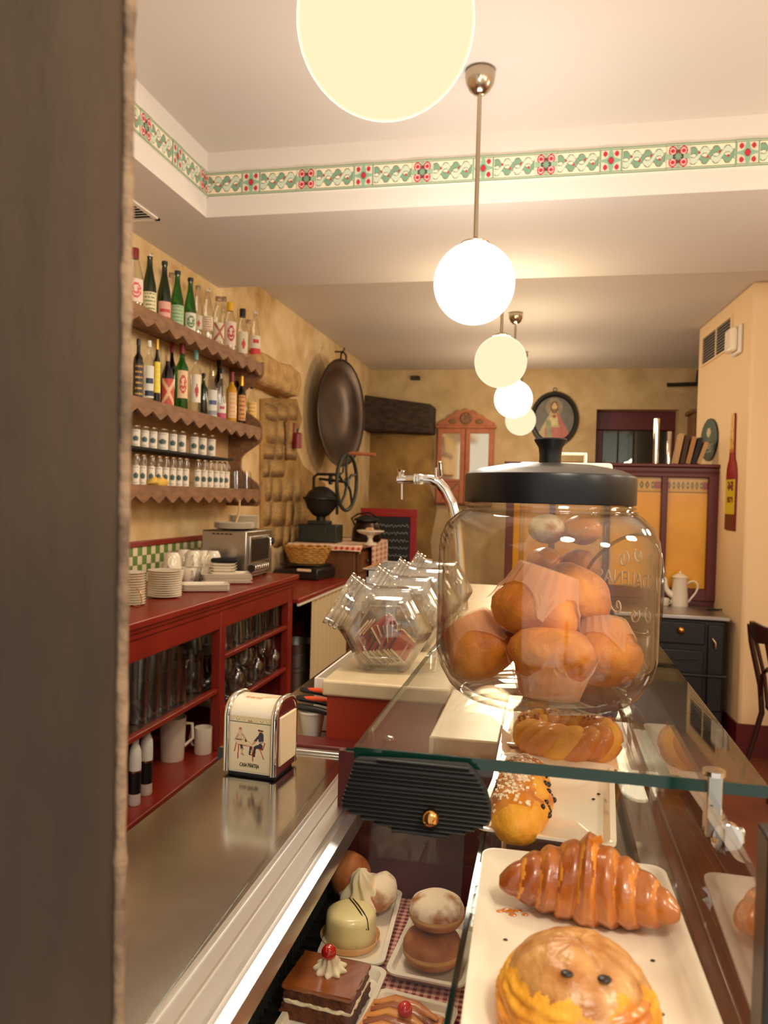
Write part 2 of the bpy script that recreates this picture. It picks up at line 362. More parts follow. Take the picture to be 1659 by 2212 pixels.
# bare masonry patch on the left wall, with the single stones that stand out of it
mp = MB(); random.seed(3)
outl = [(q.y, q.z) for q in (atw(x, y) for x, y in ((560, 862), (600, 858), (638, 862), (650, 905), (634, 962), (652, 1005), (700, 1045), (716, 1165), (560, 1180)))]
n = len(outl); mp.add([(XWL+.012, y, z) for y, z in outl]+[(XWL-.02, y, z) for y, z in outl], [tuple(range(n))]+[(i, (i+1) % n, n+(i+1) % n, n+i) for i in range(n)])
obj('bare_masonry', mp, 'bare_stone_plaster', wall_left)
def stone_mesh(seed):
    random.seed(seed); n_ = 12; pl = []
    for i in range(n_):
        a = 2*PI*(i+.5)/n_+random.uniform(-.08, .08); r_ = random.uniform(.9, 1.02)/max(abs(math.cos(a)), abs(math.sin(a)))**.92; pl.append((.5*r_*math.cos(a), .5*r_*math.sin(a)))
    me = mesh('stone', MB().prism(pl, 'x', -.02, .022), 'stone'); bm = bmesh.new(); bm.from_mesh(me)
    bmesh.ops.bevel(bm, geom=[e_ for e_ in bm.edges], offset=.012, segments=2, affect='EDGES'); bm.to_mesh(me); bm.free()
    me.polygons.foreach_set('use_smooth', [True]*len(me.polygons)); return me
sm = [stone_mesh(s) for s in range(4)]
random.seed(21); py = 872.; k = 0
while py < 1165:
    hh_ = random.uniform(34, 54); px = 566.+random.uniform(-6, 6)
    lim = 634 if py < 1010 else 634+(py-1010)*.55
    while px < lim:
        w_ = random.uniform(16, 34)
        if px+w_ < lim+8:
            p = atw(px+w_/2, py+hh_/2); q0, q1 = atw(px+1, py), atw(px+w_-1, py)
            o = obj('stone', sm[k % 4], None, wall_left, (XWL+.010, p.y, p.z)); o.scale = (.36, (q1.y-q0.y)*1.04, sz(hh_-2, p)*1.04); k += 1
        px += w_
    py += hh_
# stone lintel end sticking out of the left wall
b = MB(); pa, pb = at(562, 768, X=-1.93), at(640, 860, X=-1.93)
b.box(-2.1, -1.88, pa.y-.15, pb.y, pb.z, pa.z+.02)
o = struct('trim_1', b, 'stone', bevel=.05, seg=3)
m = o.modifiers.new('sub', 'SUBSURF'); m.subdivision_type = 'SIMPLE'; m.levels = m.render_levels = 2
tx = bpy.data.textures.new('rough', 'CLOUDS'); tx.noise_scale = .12
d = o.modifiers.new('rough', 'DISPLACE'); d.texture = tx; d.strength = .06; d.mid_level = .5; d.texture_coords = 'OBJECT'
# dark oak beam in the far corner
b = MB(); q = [at(772, 852, Y=8.6), at(934, 874, Y=8.6), at(932, 936, Y=8.6), at(785, 930, Y=8.6)]
b.prism([(p.x, p.z) for p in q], 'y', 8.55, 8.95)
struct('trim_2', b, 'dark_beam', bevel=.02)
p = at(898, 817, Y=8.9); struct('trim_3', MB().box(p.x-.055, p.x+.055, 8.86, 8.92, p.z-.025, p.z+.022), 'dark_beam', bevel=.01)
# dark timber jamb the picture is taken past
b = MB(); jb = [(-.75, .26), (-.30, .318), (-.262, .326), (-.238, .333), (-.222, .342), (-.2135, .353), (-.2115, .364), (-.226, .382), (-.29, .47), (-.75, .55)]
b.prism(jb, 'z', 0, 3.25)
for v_ in b.v: v_.x -= (v_.z-1.6)*.010
jamb = struct('wall_front', b, 'pillar_wood', smooth=50)
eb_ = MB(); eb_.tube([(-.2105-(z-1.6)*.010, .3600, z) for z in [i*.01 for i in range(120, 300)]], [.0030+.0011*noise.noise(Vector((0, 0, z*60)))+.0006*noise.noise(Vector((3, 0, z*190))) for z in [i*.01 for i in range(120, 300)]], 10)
obj('lit_edge_strip', eb_, 'lit_edge_tone', jamb, smooth=60)  # added strip: light on the jamb's rim put into a paler colour

# ---- tiled frieze under the tray ceiling
CREAM, GRN, RED, DK, PALE = (240, 226, 196), (122, 160, 130), (190, 44, 62), (74, 66, 66), (214, 208, 184)
def borders(v):
    if v > .985 or v < .015: return (150, 150, 120)
    if v > .93 or v < .07: return GRN if (v > .955 or v < .045) else (196, 204, 176)
    if v > .90 or v < .10: return (110, 120, 100)
    return None
def rope(u, v):
    c_ = borders(v)
    if c_: return c_
    if u < .02 or u > .98: return PALE
    best = CREAM
    for ph, colr in ((0, GRN), (PI, (200, 214, 190))):
        y = .5+.2*math.sin(2*PI*2*u+ph+.6); front = math.cos(2*PI*2*u+ph+.6) > 0
        d_ = abs(v-y)
        if d_ < .105: best = colr if front or best == CREAM else best
        elif d_ < .14 and best == CREAM: best = (120, 112, 110)
    for cu_ in (.25, .43, .70, .88):
        yy = .5+(.10 if cu_ in (.25, .70) else -.06)
        if (u-cu_+.04)**2*3.0+(v-yy)**2 < .0026: best = RED
    return best
def rosA(u, v):
    x, y = (u-.5)*2, (v-.5)*2; r = math.hypot(x, y)
    if r < .27: return RED if r < .23 else DK
    for sx_ in (-1, 1):
        for sy_ in (-1, 1):
            if math.hypot(x-sx_*.52, y-sy_*.5) < .2: return RED
    if abs(x)*1.6 < .62-abs(y)*.55 or abs(y)*2.2 < .66-abs(x)*.6: return (138, 176, 148)
    c_ = borders(v)
    if c_: return c_
    return PALE if max(abs(x), abs(y)) < .9 else GRN
def rosB(u, v):
    x, y = (u-.5)*2, (v-.5)*2; ax_, ay = abs(x), abs(y); r = math.hypot(x, y)
    if r < .3 and (r < .17 or (math.cos(4*math.atan2(y, x)*2) > 0)): return GRN
    if ax_ < .84 and ay < .76 and ax_ > .14 and ay > .14:
        d_ = math.hypot(ax_-.47, ay-.42)
        if d_ < .16: return RED
        if d_ < .25: return (230, 190, 180)
        if d_ < .36: return RED
    if r < .5: return DK
    c_ = borders(v)
    if c_: return c_
    return (150, 182, 150) if (ax_ < .2 or ay < .2) else PALE
tr = struct('trim_4', MB().box(-1.6, 3.0, 3.393, 3.4, 3.02, 3.135).box(-1.6, -1.593, -.2, 3.4, 3.02, 3.135), 'frieze_paint')
zb0, zb1 = 3.022, 3.133; DXr, DXs = .175, .09
def tile_mesh(kind):
    w_ = DXr if kind == 'rope' else DXs; fn = {'rope': rope, 'A': rosA, 'B': rosB}[kind]
    nu = 60 if kind == 'rope' else 34
    o = painted('frieze_tile', nu, 36, lambda u, v: (w_*u, 0, (zb1-zb0)*v), fn, 'print_gloss')
    me = o.data; bpy.data.objects.remove(o); return me
TM = {k: tile_mesh(k) for k in ('rope', 'A', 'B')}
def frieze(x0, sgn, n0, n1, place):
    for i in range(n0, n1):
        xc = x0+i*.2655
        place('A' if i % 2 == 0 else 'B', xc-DXs/2); place('rope', xc+DXs/2+.0003)
def pback(k, x):
    if x > -1.61: o = obj('frieze_tile', TM[k], None, tr, (x, 3.3915 if k == 'rope' else 3.3895, zb0))
def pleft(k, y):
    if y < 3.31 and y > 1.6: o = obj('frieze_tile', TM[k], None, tr, (-1.5915 if k == 'rope' else -1.5895, y, zb0)); o.rotation_euler = (0, 0, PI/2)
frieze(-1.379, 1, -1, 13, pback); frieze(3.085-.2655*6, 1, 0, 8, pleft)

# ---- window in the back wall
win = struct('window_1', MB().box(hx0+.01, hx1-.01, YB+.30, YB+.34, hz0, hz1-.02), 'dark_window')
fz = at(1305, 925, Y=YB).z
f = MB().box(hx0, hx1, YB+.22, YB+.3, fz, hz1).box(hx0, hx0+.09, YB+.22, YB+.3, hz0, fz).box(hx1-.09, hx1, YB+.22, YB+.3, hz0, fz).box(hx0, hx1, YB+.22, YB+.3, hz0, hz0+.06)
obj('window_frame', f, 'maroon_paint', win, bevel=.008)
for k in range(4):
    x0 = hx0+.09+(hx1-hx0-.18)*k/4; x1 = x0+(hx1-hx0-.18)/4
    obj('pane', MB().box(x0+.006, x1-.006, YB+.27, YB+.276, hz0+.06, fz), 'glass_shelf', win)
    if k: obj('glazing_bar', MB().box(x0-.008, x0+.008, YB+.26, YB+.285, hz0+.06, fz), 'dark_beam', win)

# ---- ceiling air vent over the shelves
vt = thing('ceiling_vent', 'white slatted air vent set in the lowered ceiling above the shelves', 'vent', (-1.83, 3.39, ZS))
obj('frame', MB().box(-.225, 0, -.32, -.30, -.008, .0).box(-.225, 0, -.02, 0, -.008, 0).box(-.02, 0, -.32, 0, -.008, 0).box(-.225, -.205, -.32, 0, -.008, 0), 'white_plastic', vt)
obj('backing', MB().box(-.205, -.02, -.30, -.02, -.002, 0), 'black_matte', vt)
sl = mesh('slat', MB().box(-.205, -.02, -.008, .008, -.004, -.002, mx=R('X', 25)), 'white_plastic')
for k in range(9): obj('slat', sl, None, vt, (0, -.285+.031*k, -.002))

# ============================================================ PENDANT GLOBE LAMPS
def lampmat(name, core, rim, strength):
    m = bpy.data.materials.new(name); m.use_nodes = True; nt = m.node_tree; nt.nodes.clear()
    out = nt.nodes.new('ShaderNodeOutputMaterial'); em = nt.nodes.new('ShaderNodeEmission'); tp = nt.nodes.new('ShaderNodeBsdfTransparent'); mx = nt.nodes.new('ShaderNodeMixShader')
    gl = nt.nodes.new('ShaderNodeBsdfGlossy'); gl.inputs['Roughness'].default_value = .08; m2 = nt.nodes.new('ShaderNodeMixShader'); m2.inputs[0].default_value = .0
    lw_ = nt.nodes.new('ShaderNodeLayerWeight'); lw_.inputs[0].default_value = .5; rp = nt.nodes.new('ShaderNodeValToRGB')
    rp.color_ramp.elements[0].color = core+(1,); rp.color_ramp.elements[1].color = rim+(1,); rp.color_ramp.elements[0].position = .72; rp.color_ramp.elements[1].position = .97
    nt.links.new(lw_.outputs['Facing'], rp.inputs[0]); nt.links.new(rp.outputs[0], em.inputs[0]); em.inputs[1].default_value = strength
    mx.inputs[0].default_value = 1.0; nt.links.new(tp.outputs[0], mx.inputs[1]); nt.links.new(em.outputs[0], mx.inputs[2])
    nt.links.new(mx.outputs[0], m2.inputs[1]); nt.links.new(gl.outputs[0], m2.inputs[2]); nt.links.new(m2.outputs[0], out.inputs[0]); M[name] = m
lampmat('globe_cream', (.96, .74, .45), (1.2, 1.1, .9), 1.0)
lampmat('globe_white', (1.3, 1.2, .95), (1.5, 1.4, 1.1), 1.5)
lampmat('globe_cool', (.86, 1.0, 1.08), (1.2, 1.2, 1.25), 1.25)
ROW = 'globe lamps in a row along the ceiling'
LP_ = [(-.292, 1.294, 3.23, 'large cream milk glass globe lamp hung over the napkin dispenser and steel counter', 'globe_cream', (1, .87, .68), 1.0),
      (-.292, 2.90, 3.23, 'bluish white glowing globe lamp on a long rod below the tiled frieze', 'globe_cool', (1.0, .92, .80), 1.1),
      (-.292, 4.55, 2.93, 'cream globe lamp hung below the lowered ceiling edge, beyond the bluish one', 'globe_cream', (1, .80, .54), 1.0),
      (-.292, 6.23, 3.125, 'small bright white globe lamp beside the round portrait, on a short rod', 'globe_white', (1, .80, .54), 1.0),
      (-.292, 7.87, 3.125, 'smallest cream globe lamp, nearest to the back wall and the oval portrait', 'globe_cream', (1, .80, .54), .9),
      (.42, -.15, 3.23, 'added unseen globe lamp, fill light over the shop entrance', 'globe_cream', (1, .87, .68), 1.8),  # from here on: globes added out of view to brighten front-facing surfaces
      (1.75, -.05, 3.23, 'milk glass globe lamp over the customers\' side by the entrance', 'globe_cream', (1, .87, .68), 1.3),
      (1.75, 1.294, 3.23, 'milk glass globe lamp over the customers\' side opposite the pastry case', 'globe_cream', (1, .87, .68), 1.3),
      (1.75, 2.90, 3.23, 'milk glass globe lamp over the customers\' side before the pier', 'globe_cream', (1, .87, .68), 1.3)]
for lx, y, zc, lab, mt, lc, pwr in LP_:
    hz = 2.448
    t = thing('pendant_lamp', lab, 'lamp', (lx, y, zc), group=ROW if lx < 0 else None)
    obj('canopy', MB().lathe([(.012, -.088), (.022, -.086), (.040, -.07), (.052, -.045), (.056, -.02), (.054, -.006), (.05, 0)], n=28), 'nickel', t, smooth=50)
    obj('rod', MB().lathe([(.0085, hz+.135-zc), (.0085, -.08)], n=12), 'nickel', t, smooth=50)
    obj('collar', MB().lathe([(.05, hz+.138-zc), (.052, hz+.15-zc), (.03, hz+.162-zc), (.012, hz+.17-zc)], n=20), 'nickel', t, smooth=40)
    obj('globe', MB().ell((0, 0, hz-zc), .15, 48, 28), mt, t, smooth=80)
    ld = bpy.data.lights.new('bulb', 'POINT'); ld.energy = LAMP_POWER*pwr; ld.color = lc; ld.shadow_soft_size = .153; ld.use_soft_falloff = False
    lo_ = bpy.data.objects.new('bulb', ld); COL.objects.link(lo_); lo_.location = (0, 0, hz-zc); lo_.parent = t
    lo_.visible_camera = False

# ============================================================ BACK OF THE ROOM
def wp(px, py, Y): return at(px, py, Y=Y)
# carved double-door mirror
a, b_ = wp(947, 885, 8.88), wp(1064, 1092, 8.88); x0, x1 = a.x, b_.x; zt_ = wp(1000, 920, 8.88).z; zb_ = b_.z; ct = a.z
mc = thing('wall_mirror_cabinet', 'pinkish wooden double-door wall mirror with a carved crest', 'mirror', ((x0+x1)/2, 8.89, zb_))
hw = (x1-x0)/2; hh = zt_-zb_; ch = ct-zt_
zm = hh*.32
obj('body', MB().box(-hw, hw, -.05, 0, 0, hh), 'pink_wood', mc, bevel=.005)
obj('cornice', MB().box(-hw-.02, hw+.02, -.075, 0, hh-.03, hh), 'pink_wood', mc, bevel=.006)
cr = [(-hw, hh)]
for i in range(25):
    u = -1+2*i/24; cr.append((u*hw, hh+ch*(.18+.82*max(0, math.cos(u*PI/2))**1.3*(1+.10*math.cos(u*PI*7)))))
cr += [(hw, hh)]
crs = obj('crest', MB().prism(cr, 'y', -.04, -.01), 'pink_wood', mc, bevel=.004)
obj('medallion', MB().lathe([(.07, 0), (.07, .012), (.055, .02), (.03, .012), (.001, .022)], mx=R('X', 90), c=(0, -.04, hh+ch*.45)), 'shelf_wood', crs, smooth=40)
for s_ in (-1, 1):
    obj('leaf_carving', MB().ell((s_*.15, -.042, hh+ch*.26), (.05, .008, .03)), 'shelf_wood', crs, smooth=60)
    xa, xb = (-hw+.01, -.006) if s_ < 0 else (.006, hw-.01)
    dr = obj('door', MB().box(xa, xa+.05, -.07, -.05, .015, hh-.04).box(xb-.05, xb, -.07, -.05, .015, hh-.04).box(xa+.05, xb-.05, -.068, -.05, hh-.09, hh-.04).box(xa+.05, xb-.05, -.068, -.05, zm-.03, zm).box(xa+.05, xb-.05, -.068, -.05, .015, .05), 'pink_wood', mc, bevel=.004)
    obj('mirror_pane', MB().box(xa+.05, xb-.05, -.058, -.052, zm, hh-.09), 'mirror', dr)
    obj('lower_panel', MB().box(xa+.05, xb-.05, -.06, -.052, .05, zm-.03), 'pink_wood', dr)
    cx = (xa+xb)/2; cz = (.05+zm-.03)/2
    for sg in (-1, 1): obj('lattice_bar', MB().box(-.13, .13, -.066, -.06, -.008, .008, mx=T(cx, 0, cz) @ R('Y', 45*sg)), 'shelf_wood', dr)
# oval devotional picture
p = wp(1197, 905, 8.86); rx, rz_ = sz(52, p), sz(60, p)
op = thing('oval_picture', 'oval picture of a robed figure in a broad black frame', 'picture', (p.x, 8.9, p.z))
ring = MB()
prof = [(.80, -.01), (.80, -.035), (.86, -.05), (.95, -.045), (1.0, -.02), (1.0, 0)]
N = 48; vs = [(rx*r_*math.cos(2*PI*i/N), y_, rz_*r_*math.sin(2*PI*i/N)) for r_, y_ in prof for i in range(N)]
ring.add(vs, [(k*N+i, k*N+(i+1) % N, (k+1)*N+(i+1) % N, (k+1)*N+i) for k in range(5) for i in range(N)])
obj('frame', ring, 'black_plastic', op, smooth=40)
def port(u, v):
    x, y = (u-.5)*2, (v-.5)*2; n_ = noise.noise(Vector((x*4, y*4, 2)))*14
    c_ = (96, 92, 84)
    if (x/.42)**2+((y-.52)/.42)**2 < 1: c_ = (132, 118, 90)
    sh = .16+.62*max(0, (.34-y))
    if y < .36 and abs(x) < sh: c_ = (176, 158, 112)
    if y < .3 and x > .1 and x < sh and x > .1+(.3-y)*.25: c_ = (168, 92, 78)
    if y < -.35 and abs(x-.05) < .5: c_ = (170, 92, 76)
    if y < .1 and abs(x+.02) < .2 and y > -.3: c_ = (196, 180, 128)
    if abs(x+.30+y*.1) < .13 and y < -.05: c_ = (132, 134, 96)
    if (x/.2)**2+((y-.52)/.27)**2 < 1: c_ = (96, 66, 36)
    if (x/.125)**2+((y-.54)/.19)**2 < 1: c_ = (204, 164, 110)
    if (x/.09)**2+((y-.39)/.07)**2 < 1: c_ = (120, 80, 44)
    if x*x+(y-.12)**2 < .006: c_ = (160, 60, 40)
    return tuple(max(0, min(255, q_+n_)) for q_ in c_)
painted('picture', 44, 50, lambda u, v: (rx*.82*(2*u-1), -.02, rz_*.82*(2*v-1)), port, parent=op, mask=lambda u, v: (2*u-1)**2+(2*v-1)**2 < 1.02)
obj('hanging_ring', MB().tube([(.02*math.cos(g*PI/6), -.01, rz_+.02+.02*math.sin(g*PI/6)) for g in range(12)], .004, 6, closed=True), 'cast_iron', op)
# partition with amber glass
xl, xr = -.32, 1.25; zp = 1.955; yp = 6.2; zq = .955
pt = thing('glazed_partition', 'dark red wooden partition with amber yellow glass panels and painted borders', 'partition', (0, yp, 0))
pr = MB().box(xl, xr, -.05, .05, zp-.10, zp-.025).box(xl-.02, xr+.01, -.075, .16, zp-.025, zp).box(xl-.002, xr+.002, -.06, .06, zp-.07, zp-.055).box(xl, xr, -.05, .05, zq-.02, zq+.07)
obj('rail', pr, 'maroon_paint', pt, bevel=.006)
stl = [at(1431, 1150, Y=yp).x]; stl = [stl[0]-.41*2, stl[0]-.41, stl[0]]
edges = [xl]+stl+[xr]
obj('stile', MB().box(xr-.085, xr-.001, -.053, .053, zq, zp-.08), 'maroon_paint', pt, bevel=.006); obj('stile', MB().box(xl+.001, xl+.06, -.053, .053, zq, zp-.08), 'maroon_paint', pt, bevel=.006)
for x in stl: obj('stile', MB().box(x-.022, x+.022, -.047, .047, zq+.03, zp-.08), 'maroon_paint', pt, bevel=.006)
obj('lower_panel', MB().box(xl, xr, -.03, .03, 0, zq), 'maroon_paint', pt)
def bord(u, v):
    if v < .06 or v > .94 or .16 < v < .20 or .80 < v < .84: return (120, 84, 24)
    k = (u*9) % 1
    if u > .86 or u < .06: return (150, 50, 30) if (v-.5)**2 < .06 else (196, 140, 30)
    if .28 < v < .72: return (110, 96, 40) if math.hypot(k-.5, (v-.5)*1.4) < .34 and math.hypot(k-.5, (v-.5)*1.4) > .12 else (206, 156, 48)
    return (206, 152, 40)
for i in range(4):
    a_, b2 = edges[i]+.02, edges[i+1]-.02
    if i == 3: b2 = xr-.08
    gp = obj('amber_pane', MB().box(a_, b2, -.012, -.004, zq+.06, zp-.09), 'yellow_glass', pt)
    painted('painted_border', 60, 16, lambda u, v: (a_+(b2-a_)*u, -.0135, zp-.215+.11*v), bord, 'print_gloss', gp)
# things on the partition ledge
LZ = zp
for lab, px, w_, h_ in (('tall polished steel cylinder standing on the partition ledge', 1416, 12, 98), ('short polished steel cylinder on the ledge beside the leaning books', 1444, 9, 70)):
    p = at(px, 1000, Y=6.27)
    t = tag(obj('steel_cylinder', MB().lathe([(.5*sz(w_, p), 0), (.5*sz(w_, p), sz(h_, p)), (.42*sz(w_, p), sz(h_, p)+.004), (.40*sz(w_, p), sz(h_, p)-.01)], n=20), 'chrome', None, (p.x, 6.27, LZ), smooth=40), lab, 'cylinder')
bkc = [('pale thin book leaning against the steel cylinder', (190, 150, 100), 1457, 66, 8, 10), ('dark brown book leaning on the pale one', (70, 44, 30), 1470, 62, 9, 9), ('tan book leaning between two dark ones', (176, 128, 80), 1482, 60, 9, 12), ('black book leaning next to the pier', (34, 26, 24), 1494, 58, 9, 14), ('worn light brown book at the pier end of the row', (196, 150, 104), 1505, 50, 8, 18)]
for lab, cc, px, h_, w_, tilt in bkc:
    p = at(px, 1000, Y=6.27); pbr('book_'+str(px), cc, .7); th = sz(w_, p); hh_ = sz(h_, p)
    b = thing('book', lab, 'book', (p.x, 6.27, LZ+.002), group='books leaning on the partition ledge', rot=(0, math.radians(tilt), 0))
    off = th/2*math.sin(math.radians(tilt))
    obj('cover', MB().box(-th/2, -th/2+.003, -.07, .07, off, hh_).box(th/2-.003, th/2, -.07, .07, off, hh_).box(-th/2, th/2, -.073, -.07, off, hh_), 'book_'+str(px), b)
    obj('pages', MB().box(-th/2+.003, th/2-.003, -.069, .066, off+.004, hh_-.004), 'paper', b)
# wall hat-hook / dark fitting at the edge of the pier
p = at(1490, 845, Y=8.6)
hk = thing('ceiling_fan', 'dark bladed fixture hanging by the back wall beside the pier', 'fixture', (p.x+.12, 8.5, 0))
obj('body', MB().lathe([(.07, p.z+.04), (.085, p.z+.1), (.075, p.z+.2), (.02, p.z+.25)], n=16), 'cast_iron', hk, smooth=40)
obj('rod', MB().lathe([(.015, p.z+.2), (.015, ZB)], n=10), 'cast_iron', hk)
for g in (170, 290, 50): obj('blade', MB().box(.05, .36, -.05, .05, -.006, .006, mx=T(0, 0, p.z+.06) @ R('Z', g) @ R('X', 12)), 'cast_iron', hk, bevel=.003)
p = at(1492, 900, Y=8.7)
cb_ = thing('tall_back_cabinet', 'dark narrow cabinet standing against the back wall behind the partition', 'cabinet', (p.x+.12, 8.7, 0))
obj('body', MB().box(-.12, .5, -.18, .19, 0, p.z+.02), 'shelf_wood', cb_, bevel=.01); obj('cornice', MB().box(-.15, .53, -.2, .195, p.z+.02, p.z+.06), 'shelf_wood', cb_, bevel=.008)

# ---- on the pier
def pierpt(px, py, off=0.):
    v = ray(px, py); dx, dy = 1.19-1.275, 1.4; nx, ny = -dy, dx   # plane through (1.275,5.5)
    t = (1.275*nx+5.5*ny - off*math.hypot(nx, ny))/(v.x*nx+v.y*ny); return CAM+v*t
PA = math.atan2(1.4, -.085)                       # direction along the pier, going back
def pier_thing(name, label, cat, px, py):
    p = pierpt(px, py); return thing(name, label, cat, p, PA-PI/2), p
# local frame: +y runs back along the wall, -x points out of the wall into the room
v0, v1 = pierpt(1583, 690), pierpt(1521, 745); v2 = pierpt(1521, 780)
L = (v1-v0).length; hgt = v1.z-v2.z
t, p = pier_thing('wall_vent', 'two-part louvred air vent high on the pier beside the emergency light', 'vent', 1583, 690); L = (Vector((v1.x, v1.y))-Vector((v0.x, v0.y))).length; hv = .17
obj('frame', MB().box(-.012, 0, -.01, L+.03, .02, .035).box(-.012, 0, -.01, L+.03, -hv-.035, -hv-.02).box(-.012, 0, -.01, .015, -hv-.02, .02).box(-.012, 0, L+.005, L+.03, -hv-.02, .02).box(-.012, 0, L/2-.012, L/2+.012, -hv-.02, .02), 'smooth_plaster', t)
obj('backing', MB().box(-.003, -.001, 0, L+.01, -hv-.02, .02), 'black_matte', t)
lv = mesh('louvre', MB().box(-.01, -.004, .015, L/2-.012, -.004, .004, mx=None), 'brushed_steel')
for k in range(9):
    for s_ in (0, L/2): obj('louvre', lv, None, t, (0, s_, .008-.022*k))
p = pierpt(1597, 735); t, p = pier_thing('emergency_light', 'rounded white emergency light box on the pier next to the vent', 'light', 1597, 736)
obj('base', MB().box(-.03, 0, -.09, .09, -.10, .10), 'white_plastic', t, bevel=.02, seg=4); obj('diffuser', MB().box(-.08, -.03, -.08, .08, -.085, .085), 'enamel', t, bevel=.03, seg=5)
t, p = pier_thing('oval_plaque', 'small oval dark green painted plaque with a face on the pier', 'plaque', 1534, 950)
a, b_ = pierpt(1517, 950), pierpt(1553, 950); ry_ = abs(a.y-b_.y)/2; rzq = sz(45, p)
N = 32; rg = MB().add([(-.012*k, ry_*math.cos(2*PI*i/N), rzq*math.sin(2*PI*i/N)) for k in (0, 1) for i in range(N)], [tuple(range(N, 2*N))]+[(i, (i+1) % N, N+(i+1) % N, N+i) for i in range(N)])
obj('board', rg, 'iron_green', t, bevel=.003)
def plq(u, v):
    x, y = 2*u-1, 2*v-1; r = x*x+y*y
    if r > .9: return (30, 30, 24)
    if (x/.24)**2+((y-.35)/.22)**2 < 1: return (196, 176, 132)
    if y < .12 and y > -.12 and abs(x) < .3: return (66, 84, 56)
    if -.62 < y < -.2 and abs(x) < .55 and noise.noise(Vector((x*9, y*7, 0))) > -.05: return (150, 150, 110)
    return (36, 62, 46)
painted('painting', 30, 36, lambda u, v: (-.013, -ry_*(2*u-1), rzq*(2*v-1)), plq, parent=t, mask=lambda u, v: (2*u-1)**2+(2*v-1)**2 < 1)
t, p = pier_thing('bottle_sign', 'tall flat bottle-shaped wall sign, red with a yellow label', 'sign', 1579, 1145)
Hs = p.z and (pierpt(1583, 895).z-p.z); a, b_ = pierpt(1571, 1100), pierpt(1592, 1100); wy = abs(a.y-b_.y)/2
half = [(1., 0), (1., .46), (.92, .52), (.75, .57), (.5, .61), (.42, .68), (.36, .97), (.3, 1.0)]
poly = [(wy*u, Hs*z) for u, z in half]+[(-wy*u, Hs*z) for u, z in reversed(half)]
obj('board', MB().prism(poly, 'x', -.014, 0), 'cap_red', t, bevel=.003)
def bs(u, v):
    z = v
    if z < .13: return (90, 26, 18)
    if z < .44: return (110, 50, 24) if (abs((z-.36)) < .02 or abs(z-.26) < .03 or abs(z-.40) < .01) and abs(u-.5) < .3 and noise.noise(Vector((u*20, z*40, 0))) > -.2 else (206, 180, 40)
    if z < .50: return (140, 24, 24)
    if z < .66: return (120, 16, 20) if u < .3 else (160, 30, 26)
    if z < .70: return (190, 110, 40)
    return (216, 172, 60) if noise.noise(Vector((u*3, z*30, 3))) < .2 else (190, 120, 60)
def hwz(z):
    for (u0, z0), (u1, z1) in zip(half, half[1:]):
        if z0 <= z <= z1: return u0+(u1-u0)*(z-z0)/max(1e-6, z1-z0)
    return .3
painted('painting', 10, 60, lambda u, v: (-.0148, wy*.97*hwz(v)*(1-2*u), Hs*(.004+.992*v)), bs, parent=t)

# ---- cast-iron range with pot and cup
ys = 5.62; s0, s1 = at(1400, 1325, Y=ys), at(1567, 1327, Y=ys); zs = .9
st = thing('cast_iron_range', 'old black cast-iron kitchen range in front of the partition', 'stove', ((s0.x+s1.x)/2-.1, ys, 0))
sw = (s1.x-s0.x)/2+.11; sd = .50
obj('body', MB().box(-sw, sw, .01, sd, .1, zs-.03), 'stove_black', st, bevel=.015)
obj('hob', MB().box(-sw-.02, sw+.02, -.02, sd, zs-.03, zs), 'brushed_steel', st, bevel=.006)
for x in (-sw+.04, sw-.04):
    for y in (.05, sd-.05): obj('leg', MB().lathe([(.02, 0), (.035, .1)], (x, y, 0), 10), 'stove_black', st)
xs = lambda px: at(px, 1400, Y=ys).x-st.location.x
dr = obj('oven_door', MB().box(xs(1405), xs(1520), -.012, .01, .22, zs-.24), 'stove_black', st, bevel=.008)
fd = obj('drawer', MB().box(xs(1405), xs(1522), -.012, .01, zs-.2, zs-.05), 'stove_black', st, bevel=.008)
q = at(1470, 1360, Y=ys); obj('knob', MB().ell((q.x-st.location.x, -.025, q.z), .026, 14, 10), 'brass', fd, smooth=60)
sdr = obj('fire_door', MB().box(xs(1528), xs(1562), -.012, .01, .25, zs-.06), 'stove_black', st, bevel=.008)
q = at(1541, 1390, Y=ys); obj('handle', MB().tube([(q.x-st.location.x-.01, -.02, q.z+.035), (q.x-st.location.x+.006, -.04, q.z+.01), (q.x-st.location.x+.008, -.03, q.z-.03)], .008, 8), 'nickel', sdr, smooth=50)
q = at(1500, 1425, Y=ys); obj('hinge_bar', MB().tube([(q.x-st.location.x-.12, -.02, q.z), (q.x-st.location.x+.02, -.02, q.z+.01)], .006, 6), 'cast_iron', dr)
obj('towel_rail', MB().tube([(-sw, -.05, .5), (sw, -.05, .5)], .009, 8), 'cast_iron', st)
# white enamel pot
q = at(1467, 1308, Z=zs); k = sz(1, q)
cp = thing('enamel_coffee_pot', 'white enamel coffee pot with a thin spout and loop handle on the range', 'coffee pot', (q.x, q.y, zs))
obj('body', MB().lathe([(18.5*k, 0), (18.5*k, 1.5*k), (14.5*k, 58*k), (15.2*k, 60*k), (14*k, 60*k), (13*k, 56*k), (.001, 56*k)], n=28), 'enamel', cp, smooth=40)
ld_ = obj('lid', MB().lathe([(16.5*k, 60*k), (17*k, 61.5*k), (15*k, 64*k), (7*k, 69*k), (.001, 70*k)], n=24), 'enamel', cp, smooth=40)
obj('finial', MB().ell((0, 0, 72*k), 3.2*k, 10, 8), 'enamel', ld_, smooth=60)
obj('spout', MB().tube([(-14*k, 0, 22*k), (-21*k, 0, 26*k), (-27*k, 0, 34*k), (-29*k, 0, 44*k), (-29*k, 0, 54*k), (-33*k, 0, 60*k)], [8*k, 7*k, 5.5*k, 4.2*k, 3.4*k, 2.6*k], 10), 'enamel', cp, smooth=60)
